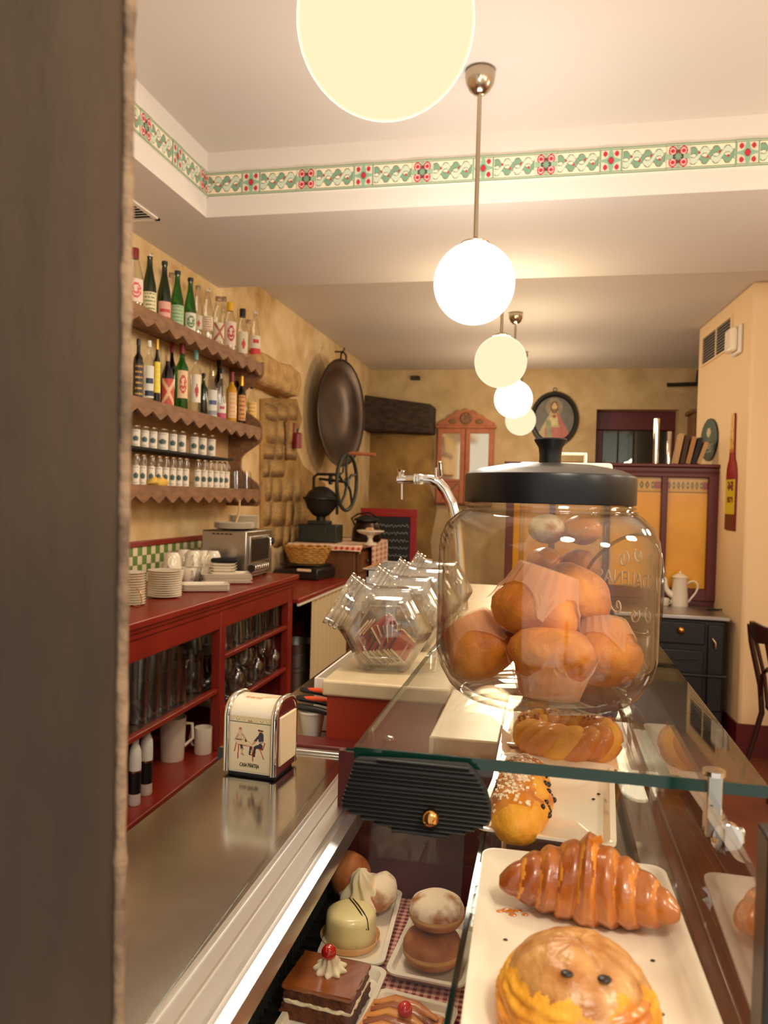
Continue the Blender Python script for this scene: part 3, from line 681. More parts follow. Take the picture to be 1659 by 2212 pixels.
obj('handle', MB().tube([(15*k, 0, 48*k), (22*k, 0, 53*k), (30*k, 0, 54*k), (36*k, 0, 48*k), (37*k, 0, 40*k), (32*k, 0, 28*k), (24*k, 0, 17*k), (18*k, 0, 8*k)], 2.2*k, 8), 'enamel', cp, smooth=60)
q = at(1435, 1308, Z=zs); k = sz(1, q)
t = thing('enamel_cup', 'small white enamel cup beside the coffee pot on the range', 'cup', (q.x, q.y, zs))
obj('body', MB().lathe([(8*k, 0), (9.5*k, 2*k), (10*k, 16*k), (9.4*k, 16*k), (9*k, 3*k), (.001, 2*k)], n=20), 'enamel', t, smooth=40)
obj('handle', MB().tube([(9*k, 0, 12*k), (13*k, 0, 11*k), (13.5*k, 0, 6*k), (9*k, 0, 4*k)], 1.3*k, 6), 'enamel', t, smooth=60)
t = tag(obj('iron_hook_tool', MB().tube([(-.06, 0, .006), (.06, .04, .006), (.1, .02, .02)], .006, 6), 'cast_iron', None, (at(1525, 1305, Z=zs).x, ys+.3, zs), smooth=50), 'black iron lid lifter lying on the range beside the pot', 'tool')
# bentwood chair
q = at(1640, 1345, Y=4.9)
chx, chy = q.x+.25, 4.88
ch_ = thing('bentwood_chair', 'dark brown bentwood chair standing by the pier', 'chair', (chx, chy, 0), math.radians(98)); ch_.scale = (1, 1, 1.05)
obj('seat', MB().lathe([(.19, .44), (.20, .45), (.20, .468), (.17, .474), (.001, .468)], n=32), 'dark_wood', ch_, smooth=40)
obj('seat_ring', MB().tube([(.15*math.cos(g*PI/10), .15*math.sin(g*PI/10), .24) for g in range(20)], .009, 8, closed=True), 'dark_wood', ch_, smooth=60)
for sx_, sy_ in ((1, -1), (-1, -1)): obj('leg', MB().tube([(.13*sx_, .14*sy_, .45), (.19*sx_, .20*sy_, 0)], [.018, .014], 10), 'dark_wood', ch_, smooth=60)
for sx_ in (1, -1): obj('leg', MB().tube([(.19*sx_, .26, 0), (.155*sx_, .17, .4), (.165*sx_, .18, .55), (.185*sx_, .235, .80), (.18*sx_, .25, .9)], [.013, .017, .017, .016, .015], 10), 'dark_wood', ch_, smooth=60)
tp_ = []
bk = MB(); NA = 14; vs = []; 
for i in range(NA+1):
    g = -1+2*i/NA; xx = .21*math.sin(g*1.25); yy = .16+.10*math.cos(g*1.25)
    for zz, o2 in ((.82+.03*abs(g), 0), (.935-.02*abs(g), .015)):
        for th in (0, .018): vs.append((xx*(1+th), yy+o2+th, zz))
fs = []
for i in range(NA):
    a = i*4; b2 = a+4; fs += [(a, b2, b2+2, a+2), (a+1, a+3, b2+3, b2+1), (a, a+1, b2+1, b2), (a+2, b2+2, b2+3, a+3)]
fs += [(0, 2, 3, 1), (NA*4, NA*4+1, NA*4+3, NA*4+2)]
obj('backrest', bk.add(vs, fs), 'dark_wood', ch_, bevel=.004, smooth=50)
for xx in (-.06, .06): obj('back_slat', MB().tube([(xx*.7, .185, .46), (xx, .2, .62), (xx*1.3, .255, .84)], .012, 8), 'dark_wood', ch_, smooth=60)
obj('back_hoop', MB().tube([(-.15, .18, .5), (-.10, .20, .62), (0, .21, .68), (.10, .20, .62), (.15, .18, .5)], .011, 8), 'dark_wood', ch_, smooth=60)
# ============================================================ WALL SHELVES WITH BOTTLES
XF = -1.83                                       # front edge of the shelves
YS0, YS1 = 2.65, 4.79
def zs(z): return 1.65+(z-1.65)*1.1296
ZSH = [1.675, 2.074, 2.488]                       # top edge of each fascia
su = thing('wall_shelf_unit', 'brown wooden wall shelves with scalloped edges and a curved end board', 'shelf', (XWL, YS0, 1.54))
ox, oy, oz = XWL, YS0, 1.54
def fascia():
    top = 0; per = .137; pts = [(0, 0)]
    n = int((YS1-YS0)/per)
    ys_ = [i*(YS1-YS0)/(n*8) for i in range(n*8+1)]
    low = [(y, -.085+.034*(abs((y/((YS1-YS0)/n)) % 1-.5)*2)**1.2) for y in ys_]
    return [(YS1-YS0, 0), (0, 0)]+low
fm = mesh('scalloped_fascia', MB().prism([(y, z) for y, z in fascia()], 'x', -.018, 0), 'shelf_wood')
for z in ZSH:
    obj('shelf_board', MB().box(.0, XF-ox-.018, 0, YS1-YS0, z-.028-oz, z-.004-oz), 'shelf_wood', su, bevel=.003)
    obj('scalloped_fascia', fm, None, su, (XF-ox, 0, z-oz))
prof = []
for i in range(61):
    z = zs(1.575+(2.40-1.575)*i/60)
    k = min((abs(z-s_) for s_ in (1.6387, 2.0455, 2.4636)))
    x = .225-.135*min(1, max(0, (k-.045)/.115))**1.0*(1 if 1 else 0)
    x = .095+.14*(.5+.5*math.cos(PI*min(1, max(0, (k-.034)/.147))))
    prof.append((x, z-oz))
obj('end_board', MB().prism([(0, prof[0][1])]+prof+[(0, prof[-1][1])], 'y', YS1-YS0-.024, YS1-YS0), 'shelf_wood', su, bevel=.003)
obj('back_board', MB().box(.0, .006, 0, YS1-YS0-.024, 1.70-oz, 2.04-oz), 'cork', su)
zi = at(390, 978, X=-1.92).z
obj('inner_shelf', MB().box(.006, .185, 0, at(493, 991, X=-1.91).y-YS0, zi-.012-oz, zi-oz), 'black_matte', su)

CAMANG = lambda x, y: math.atan2(-y, -x)
def bottle(label, px, ybase, ytop, wpx, shape, gm, capm, lab=None, lz=(.12, .5), zbase=None, X=-1.93, group=None, cat='bottle', name='bottle', swing=False, neckm=None):
    p = at(px, ybase, X=X); q = at(px, ytop, X=X); h = q.z-zbase; r = sz(wpx, p)/2
    t = thing(name, label, cat, (X, p.y, zbase), CAMANG(X, p.y)+.25, group)
    if shape == 'cider': pf = [(.9, 0), (1, .02), (1, .42), (.93, .52), (.62, .68), (.42, .80), (.36, .92), (.40, .93), (.40, .96)]
    elif shape == 'wine': pf = [(.9, 0), (1, .02), (1, .60), (.92, .66), (.5, .74), (.36, .80), (.33, .93), (.38, .94), (.38, .96)]
    elif shape == 'square': pf = [(.94, 0), (1, .02), (1, .62), (.85, .70), (.42, .76), (.36, .80), (.36, .92)]
    elif shape == 'soda': pf = [(.9, 0), (1, .03), (1, .48), (.95, .56), (.70, .70), (.5, .82), (.38, .90), (.42, .92), (.42, .95)]
    elif shape == 'round': pf = [(.85, 0), (1, .03), (1, .40), (.95, .55), (.8, .66), (.5, .76), (.3, .84), (.28, .92)]
    n = 4 if False else 20
    b = MB().shell([(.001, .012*h)]+[(r*a, h*c_) for a, c_ in pf], n=n)
    obj('glass_body', b, gm, t, smooth=50)
    zc = pf[-1][1]*h; rc = r*pf[-1][0]
    if capm:
        obj('cap', MB().lathe([(rc*1.12, zc-.11*h if neckm else zc-.02*h), (rc*1.15, zc), (rc*1.1, h), (rc*.6, h+.002)], n=14), capm, t, smooth=40)
    if swing:
        sw_ = obj('swing_stopper', MB().lathe([(rc*.9, zc), (rc*1.0, zc+.02*h), (rc*.7, h)], n=12), 'ceramic', t, smooth=40)
        obj('wire_bail', MB().tube([(rc*1.2, 0, zc-.05*h), (rc*1.9, 0, zc), (rc*1.5, rc*.3, h), (0, rc*.4, h*1.01), (-rc*1.5, rc*.3, h), (-rc*1.9, 0, zc), (-rc*1.2, 0, zc-.05*h)], .0016, 5), 'nickel', sw_)
    if lab:
        fn, wid = lab
        painted('label', 16, 18, lambda u, v: ((r+.0012)*math.cos((u-.5)*wid), (r+.0012)*math.sin((u-.5)*wid), h*(lz[0]+(lz[1]-lz[0])*v)), fn, parent=t)
    return t
def lb(base, ink, kind='oval', ink2=None):
    def f(u, v):
        x, y = 2*u-1, 2*v-1
        if kind == 'oval':
            r = (x/.66)**2+(y/.66)**2
            return ink if r < 1 and not (.34 < r < .5 or (abs(x+.05) < .16 and abs(y-.1) < .24)) else base
        if kind == 'bands': return ink if (abs(y-.1) < .16 and abs(x) < .7) else ((ink2 or ink) if abs(y+.72) < .2 else base)
        if kind == 'diamond': return ink if abs(x)+abs(y+.2)*.8 < .45 else base
        if kind == 'cross': return ink if abs(abs(x)-abs(y)) < .22 else base
        if kind == 'half': return ink if y < -.1 or (abs(y-.5) < .2 and abs(x) < .5) else base
        if kind == 'text': return ink if abs((y*3.2) % 1-.5) < .18 and abs(x) < .75 and noise.noise(Vector((x*8, round(y*3.2), 1))) > -.25 else base
        return base
    return f
Gt, Gm = 'old bottles on the top shelf', 'liquor bottles on the middle shelf'
zt3, zt2, zt1 = ZSH[2]-.004, ZSH[1]-.004, ZSH[0]-.004
TOPB = [
 ('clear round bottle with red and black cap and pink label, top shelf', 288, 672, 535, 40, 'soda', 'glass_bottle', 'cap_red', (lb((232, 210, 190), (214, 90, 100), 'oval'), 1.9), (.14, .5), False),
 ('dark green swing-top cider bottle with a large cream label', 321, 690, 547, 30, 'cider', 'glass_darkgreen', None, (lb((226, 214, 170), (96, 120, 60), 'text'), 2.2), (.06, .40), True),
 ('dark green cider bottle with a pink and red label', 353, 702, 563, 29, 'cider', 'glass_darkgreen', 'iron_green', (lb((228, 170, 150), (196, 70, 70), 'bands'), 2.2), (.06, .36), False),
 ('bright green cider bottle with a pale green label', 381, 714, 584, 29, 'cider', 'glass_green', 'iron_green', (lb((170, 196, 150), (120, 150, 110), 'text'), 2.4), (.08, .42), False),
 ('bright green cider bottle with a small white and green label', 409, 726, 599, 27, 'cider', 'glass_green', 'iron_green', (lb((226, 222, 200), (80, 130, 70), 'oval'), 2.0), (.10, .40), False),
 ('slim clear glass bottle between the green bottles and the swing-top', 425, 733, 616, 24, 'soda', 'glass_bottle', 'nickel', (lb((206, 196, 170), (190, 70, 60), 'diamond'), 1.6), (.2, .45), False),
 ('clear swing-top soda bottle with faded red print', 446, 741, 623, 29, 'soda', 'glass_bottle', None, (lb((220, 206, 176), (186, 70, 60), 'text'), 1.5), (.25, .5), True),
 ('clear soda bottle with a red scrollwork print and thin metal top', 470, 748, 640, 30, 'soda', 'glass_bottle', 'nickel', (lb((222, 208, 180), (176, 96, 80), 'cross'), 1.6), (.15, .5), False),
 ('clear soda bottle with yellow cap and round red emblem', 495, 758, 652, 30, 'soda', 'glass_bottle', 'cap_yellow', (lb((228, 206, 186), (176, 46, 50), 'oval'), 1.7), (.18, .62), False),
 ('clear soda bottle with black cap and a red diamond', 522, 770, 666, 28, 'soda', 'glass_bottle', 'black_plastic', (lb((214, 204, 180), (196, 60, 56), 'diamond'), 1.6), (.15, .55), False),
 ('clear swing-top soda bottle with a red band, last on the top shelf', 549, 778, 671, 26, 'soda', 'glass_bottle', None, (lb((220, 210, 190), (200, 50, 50), 'half'), 2.0), (.14, .55), True)]
for lab, px, yb, yt, wp_, shp, gm, cm, lbl, lz, sw_ in TOPB:
    bottle(lab, px, yb, yt, wp_, shp, gm, cm, lbl, lz, zt3, X=-1.93, group=Gt, swing=sw_, neckm=cm in ('cap_yellow', 'black_plastic', 'cap_red'))
for lab, px, yb, yt, w_ in (('empty clear bottle behind the green cider bottles', 368, 700, 588, 24), ('empty clear bottle behind the yellow-capped one', 482, 745, 640, 24), ('short clear flask behind the black-capped bottle', 535, 768, 690, 24)):
    bottle(lab, px, yb, yt, w_, 'soda', 'glass_bottle', 'nickel', None, (.1, .4), zt3, X=-2.005, group=Gt)
MIDB = [
 ('square dark liquor bottle with black cap and gold print', 297, 861, 731, 22, 'square', 'dark_liquor', 'black_plastic', (lb((40, 34, 30), (200, 150, 70), 'text', (220, 200, 160)), 2.0), (.08, .6)),
 ('square clear liquor bottle with navy blue label and white stopper', 320, 868, 735, 22, 'square', 'glass_bottle', 'white_plastic', (lb((220, 214, 200), (34, 40, 66), 'bands', (34, 40, 66)), 2.0), (.1, .6)),
 ('slim dark bottle with gold capsule and bright yellow label', 337, 872, 732, 17, 'wine', 'dark_liquor', 'cap_gold', (lb((236, 210, 40), (240, 220, 90), 'text'), 1.5), (.2, .66)),
 ('squat dark bottle with wooden stopper and red label', 360, 879, 768, 30, 'round', 'dark_liquor', 'cork', (lb((190, 66, 50), (230, 180, 130), 'cross'), 2.0), (.06, .56)),
 ('big green vermouth bottle with red capsule and peach label', 391, 885, 741, 28, 'wine', 'glass_green', 'cap_red', (lb((232, 196, 150), (196, 60, 60), 'oval'), 1.7), (.2, .6)),
 ('clear vermouth bottle with teal capsule and white and red label', 421, 893, 755, 23, 'wine', 'glass_bottle', 'cap_teal', (lb((238, 226, 206), (190, 50, 60), 'diamond'), 1.9), (.2, .62)),
 ('small dark green bottle between the vermouth and the gin bottles', 438, 895, 806, 20, 'wine', 'glass_darkgreen', 'cast_iron', None, (.1, .5)),
 ('clear gin bottle with silver and blue label', 457, 901, 800, 23, 'round', 'glass_bottle', 'nickel', (lb((222, 218, 210), (80, 90, 130), 'bands', (150, 150, 160)), 2.0), (.06, .6)),
 ('clear liquor bottle with black cap and pink foot band', 477, 905, 794, 22, 'square', 'glass_bottle', 'black_plastic', (lb((230, 220, 206), (196, 70, 110), 'half'), 1.9), (.02, .34)),
 ('amber liquor bottle with red and white cap', 499, 911, 803, 23, 'square', 'amber_liquor', 'cap_red', (lb((230, 190, 150), (220, 160, 60), 'text'), 1.6), (.12, .6)),
 ('black liquor bottle with an orange framed label', 520, 914, 812, 21, 'square', 'dark_liquor', 'cap_gold', (lb((214, 150, 80), (120, 60, 30), 'text'), 1.6), (.12, .62)),
 ('clear bottle with yellow label, last on the middle shelf', 542, 918, 830, 22, 'round', 'glass_bottle', 'cast_iron', (lb((226, 186, 100), (196, 140, 60), 'text'), 2.2), (.1, .6))]
for lab, px, yb, yt, wp_, shp, gm, cm, lbl, lz in MIDB:
    bottle(lab, px, yb, yt, wp_, shp, gm, cm, lbl, lz, zt2, X=-1.93, group=Gm, neckm=cm in ('cap_red', 'cap_gold', 'cap_teal'))
for lab, px, yb, yt, cm in (('tall dark bottle with red capsule behind the squat one', 369, 872, 738, 'cap_red'), ('tall dark bottle with black top behind the gin bottle', 470, 895, 770, 'black_plastic'), ('tall black bottle behind the orange-labelled one', 512, 905, 780, 'black_plastic')):
    bottle(lab, px, yb, yt, 20, 'wine', 'dark_liquor', cm, None, (.1, .5), zt2, X=-2.005, group=Gm, neckm=True)
# labelled tea jars
def teal(u, v):
    x, y = 2*u-1, 2*v-1; r = (x/.56)**2+((y+.08)/.34)**2
    if r < .75: return (60, 92, 96)
    if r < 1: return (150, 150, 110)
    if abs(y-.82) < .06 and abs(x) < .6: return (190, 180, 160)
    if abs(y+.8) < .05 and abs(x) < .5: return (190, 180, 160)
    return (238, 226, 206)
def teajar(name, label, px, ybase, hpx, wpx, X, zb, group, lz, rr=.5):
    p = at(px, ybase, X=X); h = sz(hpx, p); r = sz(wpx, p)/2
    t = thing(name, label, 'jar', (X, p.y, zb), CAMANG(X, p.y), group)
    obj('glass_body', MB().shell([(.001, .002), (r*.95, .002), (r, .006), (r, h*.84), (r*.8, h*.92), (r*.8, h*.95)], n=16), 'glass_bottle', t, smooth=50)
    obj('lid', MB().lathe([(r*.86, h*.93), (r*.9, h*.95), (r*.9, h*.99), (r*.8, h)], n=16), 'nickel', t, smooth=40)
    painted('label', 14, 16, lambda u, v: ((r+.001)*math.cos((u-.5)*2.3), (r+.001)*math.sin((u-.5)*2.3), h*(lz[0]+(lz[1]-lz[0])*v)), teal, parent=t)
for px in (293, 312, 330, 351, 373, 392, 419, 437, 456):
    teajar('tea_jar', 'small glass jar with white label and teal disc on the thin black inner shelf' if px != 351 else 'wide glass jar with white label and big teal disc on the inner shelf', px, 955+(px-287)*.13, 47, 19 if px != 351 else 25, -1.945, zi, 'labelled jars on the inner black shelf', (.05, .82))
for px in (293, 308, 326, 342, 357, 372, 386, 400, 426, 440, 453, 466, 477, 488):
    teajar('spice_jar', 'slim flip-lid glass jar with white label and teal disc on the lowest shelf board', px, 1046, 68-(px-293)*.05, 16, -1.915, zt1, 'slim labelled jars on the lowest shelf', (.04, .64))
# crumpled yellow cloth and inverted tumblers
p = at(342, 1047, X=-1.875); b = MB().ell((0, 0, .018), (.034, .085, .022), 18, 10, fn=None); b.v = [Vector((q.x*(1+.5*nz3(q, 40)), q.y*(1+.3*nz3(q, 30)), max(.0, q.z*(1+.8*nz3(q, 45))))) for q in b.v]
pbr('yellow_cloth', (226, 184, 84), .9); tag(obj('yellow_cloth', b, 'yellow_cloth', None, (-1.875, p.y, zt1), smooth=60), 'crumpled yellow cloth lying in front of the slim labelled jars', 'cloth')
def tumbler(name, label, loc, h, r0, r1, gm='glass_clear', group=None, inv=False, cat='glass', n=20):
    prof = [(.001, .006), (r0*.9, .005), (r1*.94, h), (r1, h), (r0, .0), (.001, .0)]
    if inv: prof = [(r, h-z) for r, z in prof]
    return tag(obj(name, MB().shell(prof, n=n), gm, None, loc, smooth=50), label, cat, group)
for px, X in ((510, -1.92), (519, -1.985), (531, -1.905), (505, -1.985)):
    p = at(px, 1055, X=X); tumbler('inverted_tumbler', 'upturned clear tumbler on the lowest shelf by the end board', (X, p.y, zt1), sz(40, p), sz(10, p), sz(15, p), 'glass_clear', 'upturned tumblers at the shelf end', True)
for px, X in ((547, -1.92), (558, -1.90)):
    p = at(px, 1056, X=X); tumbler('shot_glass', 'tiny clear shot glass at the very end of the lowest shelf', (X, p.y, zt1), sz(18, p), sz(6, p), sz(8, p), 'glass_clear', 'shot glasses at the shelf end')

# ============================================================ THE WALL BEHIND
# ladle and small red extinguisher on the wall, big copper pan
p = atw(614, 985); k = sz(1, p); A = 0
t = thing('wooden_ladle', 'old brown ladle hanging on the bare stone wall', 'ladle', (lwx(p.y)+.03, p.y, p.z), A)
obj('bowl', MB().lathe([(.001, -9*k), (7*k, -7*k), (11*k, -1*k), (11*k, 3*k), (9*k, 2*k), (6*k, -4*k), (.001, -6*k)], n=16), 'shelf_wood', t, smooth=60)
obj('handle', MB().tube([(0, -10*k, 0), (0, -12*k, 22*k), (0, -14*k, 50*k), (0, -22*k, 72*k)], [3*k, 2.6*k, 2.6*k, 3.2*k], 8), 'shelf_wood', t, smooth=60)
p = atw(629, 968); k = sz(1, p)
t = thing('red_wall_lantern', 'small dark red metal canister fixed to the stone wall beside the ladle', 'canister', (lwx(p.y)+.05, p.y, p.z), A)
obj('body', MB().lathe([(11*k, 0), (11*k, 30*k), (8*k, 33*k), (.001, 34*k)], n=16), 'cap_red', t, smooth=40)
obj('bracket', MB().box(-.05, -.02, -6*k, 6*k, 8*k, 54*k), 'cap_red', t, bevel=.004)
obj('nozzle', MB().tube([(0, 0, 33*k), (0, 0, 40*k), (0, 5*k, 42*k)], 2*k, 6), 'cast_iron', t)
# copper pan: a shallow dished disc hung on the wall, leaning a little
p = atw(724, 893, .15); rz_ = sz(114, p)
t = thing('copper_pan', 'huge dark copper preserving pan hung on its rim on the wall', 'pan', (p.x, p.y, p.z), rot=(math.radians(0), math.radians(0), math.radians(-11)))
mxp = R('Y', 90)
pf = [(.001, -.03), (.12, -.028), (.22, -.02), (.30, .0), (.37, .035), (.42, .062), (.455, .07), (.46, .074), (.46, .066), (.455, .058), (.41, .045), (.3, -.02), (.2, -.045), (.001, -.05)]
pf = [(r/.46*rz_, -z) for r, z in pf]
obj('bowl', MB().shell([(r, -z) for r, z in pf], n=56, mx=mxp), 'copper', t, smooth=50)
obj('rim', MB().tube([(.07, rz_*math.cos(g*PI/28), rz_*math.sin(g*PI/28)) for g in range(56)], .008, 6, closed=True), 'copper', t, smooth=60)
for s_ in (1, -1):
    obj('handle', MB().tube([(.07, -.06, s_*(rz_-.02)), (.07, -.05, s_*(rz_+.05)), (.07, 0, s_*(rz_+.07)), (.07, .05, s_*(rz_+.05)), (.07, .06, s_*(rz_-.02))], .009, 8), 'cast_iron', t, smooth=60)
obj('hook', MB().tube([(-.02, 0, rz_+.08), (.06, 0, rz_+.075), (.08, 0, rz_+.11)], .008, 6), 'cast_iron', t)

# ============================================================ BACK BAR
XB, ZB1 = -1.45, 1.1706                             # front edge and top of the first bar
YB0, YB1 = 1.8, 4.45
bar = thing('back_bar', 'long dark red wooden bar cabinet with open glass shelves', 'cabinet', (XB, YB0, 0))
LB = YB1-YB0; DB = XWL-XB
obj('top', MB().box(DB, .0, 0, LB+.02, ZB1-.03, ZB1), 'red_paint', bar, bevel=.006)
obj('moulding', MB().box(DB+.3, -.012, 0, LB+.01, ZB1-.05, ZB1-.03).box(DB+.3, -.022, 0, LB, ZB1-.075, ZB1-.05), 'red_paint', bar, bevel=.006)
obj('apron', MB().box(-.05, -.03, 0, LB, ZB1-.16, ZB1-.07), 'red_paint', bar, bevel=.004)
obj('side_panel', MB().box(DB, -.03, LB-.03, LB, 0, ZB1-.03), 'red_paint', bar, bevel=.004)
obj('back_panel', MB().box(DB+.004, DB+.02, 0, LB-.03, 0, ZB1-.03), 'dark_wood', bar)
zbot = .434
obj('bottom_board', MB().box(DB+.02, .0, 0, LB-.03, zbot-.03, zbot), 'red_paint', bar, bevel=.004)
obj('plinth', MB().box(DB+.02, -.04, 0, LB-.03, 0, zbot-.03), 'maroon_paint', bar)
yp1 = at(476, 1450, X=XB-.04).y-YB0; yp0 = -.02
for y in (yp1, LB-.045): obj('post', MB().box(-.075, -.028, y-.03, y+.03, zbot, ZB1-.07), 'red_paint', bar, bevel=.004)
zL = at(375, 1541, X=XB-.04).z; zR1 = at(557, 1380, X=XB-.04).z; zR2 = at(582, 1463, X=XB-.04).z
def gshelf(y0, y1, z):
    s_ = obj('glass_shelf', MB().box(DB+.02, -.06, y0, y1, z-.012, z-.004), 'dark_wood', bar); obj('shelf_rail', MB().box(-.065, -.035, y0, y1, z-.022, z), 'red_paint', s_, bevel=.004)
gshelf(0, yp1-.03, zL); gshelf(yp1+.03, LB-.05, zR1); gshelf(yp1+.03, LB-.05, zR2)
gshelf(yp1-.45, yp1-.03, zL+.22) if False else None
# glassware on the shelves
Gl = 'pint glasses in the back bar'
def pint(x, y, z, h=.168, r=.047, lab='tall straight clear beer glass on the lower bar shelf'):
    tumbler('beer_glass', lab, (x, y, z), h, r*.78, r, 'glass_old', Gl, n=16)
for i, px in enumerate((296, 322, 346, 368)):
    yy = at(px, 1545, X=XB-.12).y
    for j in range(3):
        pint(XB-.12-.12*j, yy+.03*(j % 2), zL-.004, .172)
        if j < 2: tumbler('beer_glass', 'clear beer glass standing inside another one on the lower bar shelf', (XB-.12-.12*j, yy+.03*(j % 2), zL+.08), .172, .0345, .0455, 'glass_old', 'stacked beer glasses in the back bar', n=16)
ym = YB0+yp1-.12
for yy, j in ((ym, 0), (ym-.17, 0), (ym-.02, 1), (ym-.19, 1), (ym-.01, 2), (ym-.18, 2)):
    X = XB-.13-.14*j; h = .19; r = .053
    t = thing('beer_mug', 'clear glass beer mug with a handle on the lower bar shelf', 'mug', (X, yy, zL-.004), math.radians(-80), 'glass beer mugs in the back bar')
    obj('body', MB().shell([(.001, .012), (r*.88, .012), (r*.9, h), (r, h), (r, .0), (.001, 0)], n=16), 'glass_old', t, smooth=50)
    obj('handle', MB().tube([(r, 0, h*.85), (r+.03, 0, h*.85), (r+.042, 0, h*.55), (r+.03, 0, h*.22), (r, 0, h*.2)], .007, 8), 'glass_old', t, smooth=60)
def wine(x, y, z, inv, label, group, s_=1.0, gm='glass_old'):
    pf = [(.032, 0), (.030, .003), (.006, .008), (.0045, .012), (.0045, .065), (.012, .072), (.034, .095), (.040, .125), (.032, .168), (.030, .168), (.038, .125), (.032, .097), (.010, .076), (.001, .075)]
    if inv: pf = [(r, .168-zz) for r, zz in pf]
    tag(obj('wine_glass', MB().shell([(r*s_, zz*s_) for r, zz in pf], n=16), gm, None, (x, y, z), smooth=60), label, 'glass', group)
y0_, y1_ = YB0+yp1+.08, YB0+LB-.1
for j in range(3):
    for i in range(7):
        y = y0_+(y1_-y0_)*i/6+.02*(j % 2)
        wine(XB-.11-.11*j, y, zR2-.004, (i+j) % 2 == 0, 'clear stemmed balloon glass on the lower right bar shelf', 'balloon glasses on the lower bar shelf', 1.18)
        if (i, j) != (9, 9):
            tumbler('water_glass', 'clear water glass on the upper right bar shelf' if i < 4 else 'greenish water glass on the upper bar shelf next to the end post', (XB-.11-.11*j, y, zR1-.004), .128, .029, .040, 'glass_old' if i < 4 else 'glass_shelf', 'water glasses on the upper bar shelf' if i < 4 else 'greenish glasses on the upper bar shelf', i % 2 == 0, n=14)
for i in range(3):
    wine(XB-.14-.05*i, YB0+LB-.62+.2*i, zbot, False, 'clear stemmed glass on the floor board of the bar', 'glasses at the bottom of the bar', 1.2)
# milk bottles, jug and mug on the bottom board
for px, yb, lab in ((290, 1738, 'white plastic milk bottle with black label by the dark door jamb'), (315, 1716, 'white plastic milk bottle with black label beside the other one, nearer the jug')):
    p = at(px, yb, Z=zbot); k = sz(1, p)
    t = thing('milk_bottle', lab, 'bottle', (p.x, p.y, zbot), CAMANG(p.x, p.y), 'milk bottles in the back bar')
    obj('body', MB().lathe([(11*k, 0), (13*k, 3*k), (13*k, 100*k), (12*k, 118*k), (7*k, 132*k), (6*k, 136*k)], n=20), 'white_plastic', t, smooth=40)
    obj('cap', MB().lathe([(7*k, 134*k), (7*k, 144*k), (6*k, 145*k)], n=16), 'white_plastic', t, smooth=40)
    obj('label', MB().patch(13.2*k, -1.6, 1.6, 26*k, 72*k, 14, 1), 'black_plastic', t); obj('label_band', MB().patch(13.3*k, -1.6, 1.6, 72*k, 76*k, 14, 1), 'brass', t)
p = at(372, 1640, Z=zbot); k = sz(1, p)
t = thing('white_pitcher', 'tall plain white pitcher under the left bar shelf', 'pitcher', (p.x, p.y, zbot))
obj('body', MB().lathe([(24*k, 0), (25*k, 2*k), (28*k, 88*k), (29*k, 92*k), (27*k, 92*k), (23*k, 4*k), (.001, 4*k)], n=24), 'ceramic', t, smooth=40)
obj('handle', MB().tube([(20*k, 18*k, 75*k), (30*k, 30*k, 72*k), (32*k, 32*k, 40*k), (18*k, 18*k, 25*k)], 3.5*k, 8), 'ceramic', t, smooth=60)
p = at(438, 1626, Z=zbot); k = sz(1, p)
t = thing('white_mug', 'white cylindrical mug with its handle to the pitcher, under the bar', 'mug', (p.x, p.y, zbot), math.radians(170))
obj('body', MB().lathe([(18*k, 0), (19*k, 2*k), (19*k, 56*k), (17.5*k, 56*k), (17*k, 4*k), (.001, 4*k)], n=24), 'ceramic', t, smooth=40)
obj('handle', MB().tube([(19*k, 0, 46*k), (30*k, 0, 44*k), (34*k, 0, 28*k), (28*k, 0, 14*k), (19*k, 0, 12*k)], 3*k, 8), 'ceramic', t, smooth=60)
# tiled splash-back on the wall, with its red rail
zt0 = ZB1+.002; ts = .0465
bs_ = struct('trim_5', MB().box(XWL, XWL+.008, 2.6, 4.44, zt0, zt0+ts*4), 'cork')
pbr('tile_green', (104, 138, 66), .25, coat=.4); pbr('tile_cream', (236, 222, 186), .25, coat=.4)
tg = mesh('tile', MB().box(0, .006, .001, ts-.001, .001, ts-.001), 'tile_green'); tcm = mesh('tile', MB().box(0, .006, .001, ts-.001, .001, ts-.001), 'tile_cream')
for i in range(int(1.17/ts)):
    for j in range(4): obj('tile', tg if (i+j) % 2 else tcm, None, bs_, (XWL+.008, 3.26+i*ts, zt0+j*ts))
struct('trim_6', MB().box(XWL, XWL+.025, 2.6, 4.44, zt0+ts*4, zt0+ts*4+.03), 'red_paint', bevel=.004)

# ---- crockery on the bar
sau = mesh('saucer', MB().lathe([(.026, 0), (.03, .0008), (.034, .001), (.056, .0055), (.0585, .0075), (.0575, .0085), (.05, .0065), (.03, .003), (.001, .003)], n=28), 'ceramic', 40)
def stack(n_, p, label_fn, group, me, dz, cat, name, sc_=1, jit=.0012, rz=0, zz=None):
    for i in range(n_):
        random.seed(i*7+n_); o = bpy.data.objects.new(name, me); COL.objects.link(o)
        o.location = (p[0]+random.uniform(-jit, jit), p[1]+random.uniform(-jit, jit), (ZB1 if zz is None else zz)+i*dz); o.scale = (sc_,)*3; o.rotation_euler = (0, 0, rz+random.uniform(-.02, .02))
        tag(o, label_fn, cat, group)
p = at(355, 1290, Z=ZB1)
stack(12, p, 'small white coffee saucer in the round pile at the bar edge', 'pile of saucers at the bar edge', sau, .0103, 'saucer', 'saucer', sz(73, p)/.117)
p = at(283, 1306, Z=ZB1); stack(13, p, 'small white saucer in the pile with a wire holder by the door jamb', 'pile of saucers by the jamb', sau, .0108, 'saucer', 'saucer', 1.0)
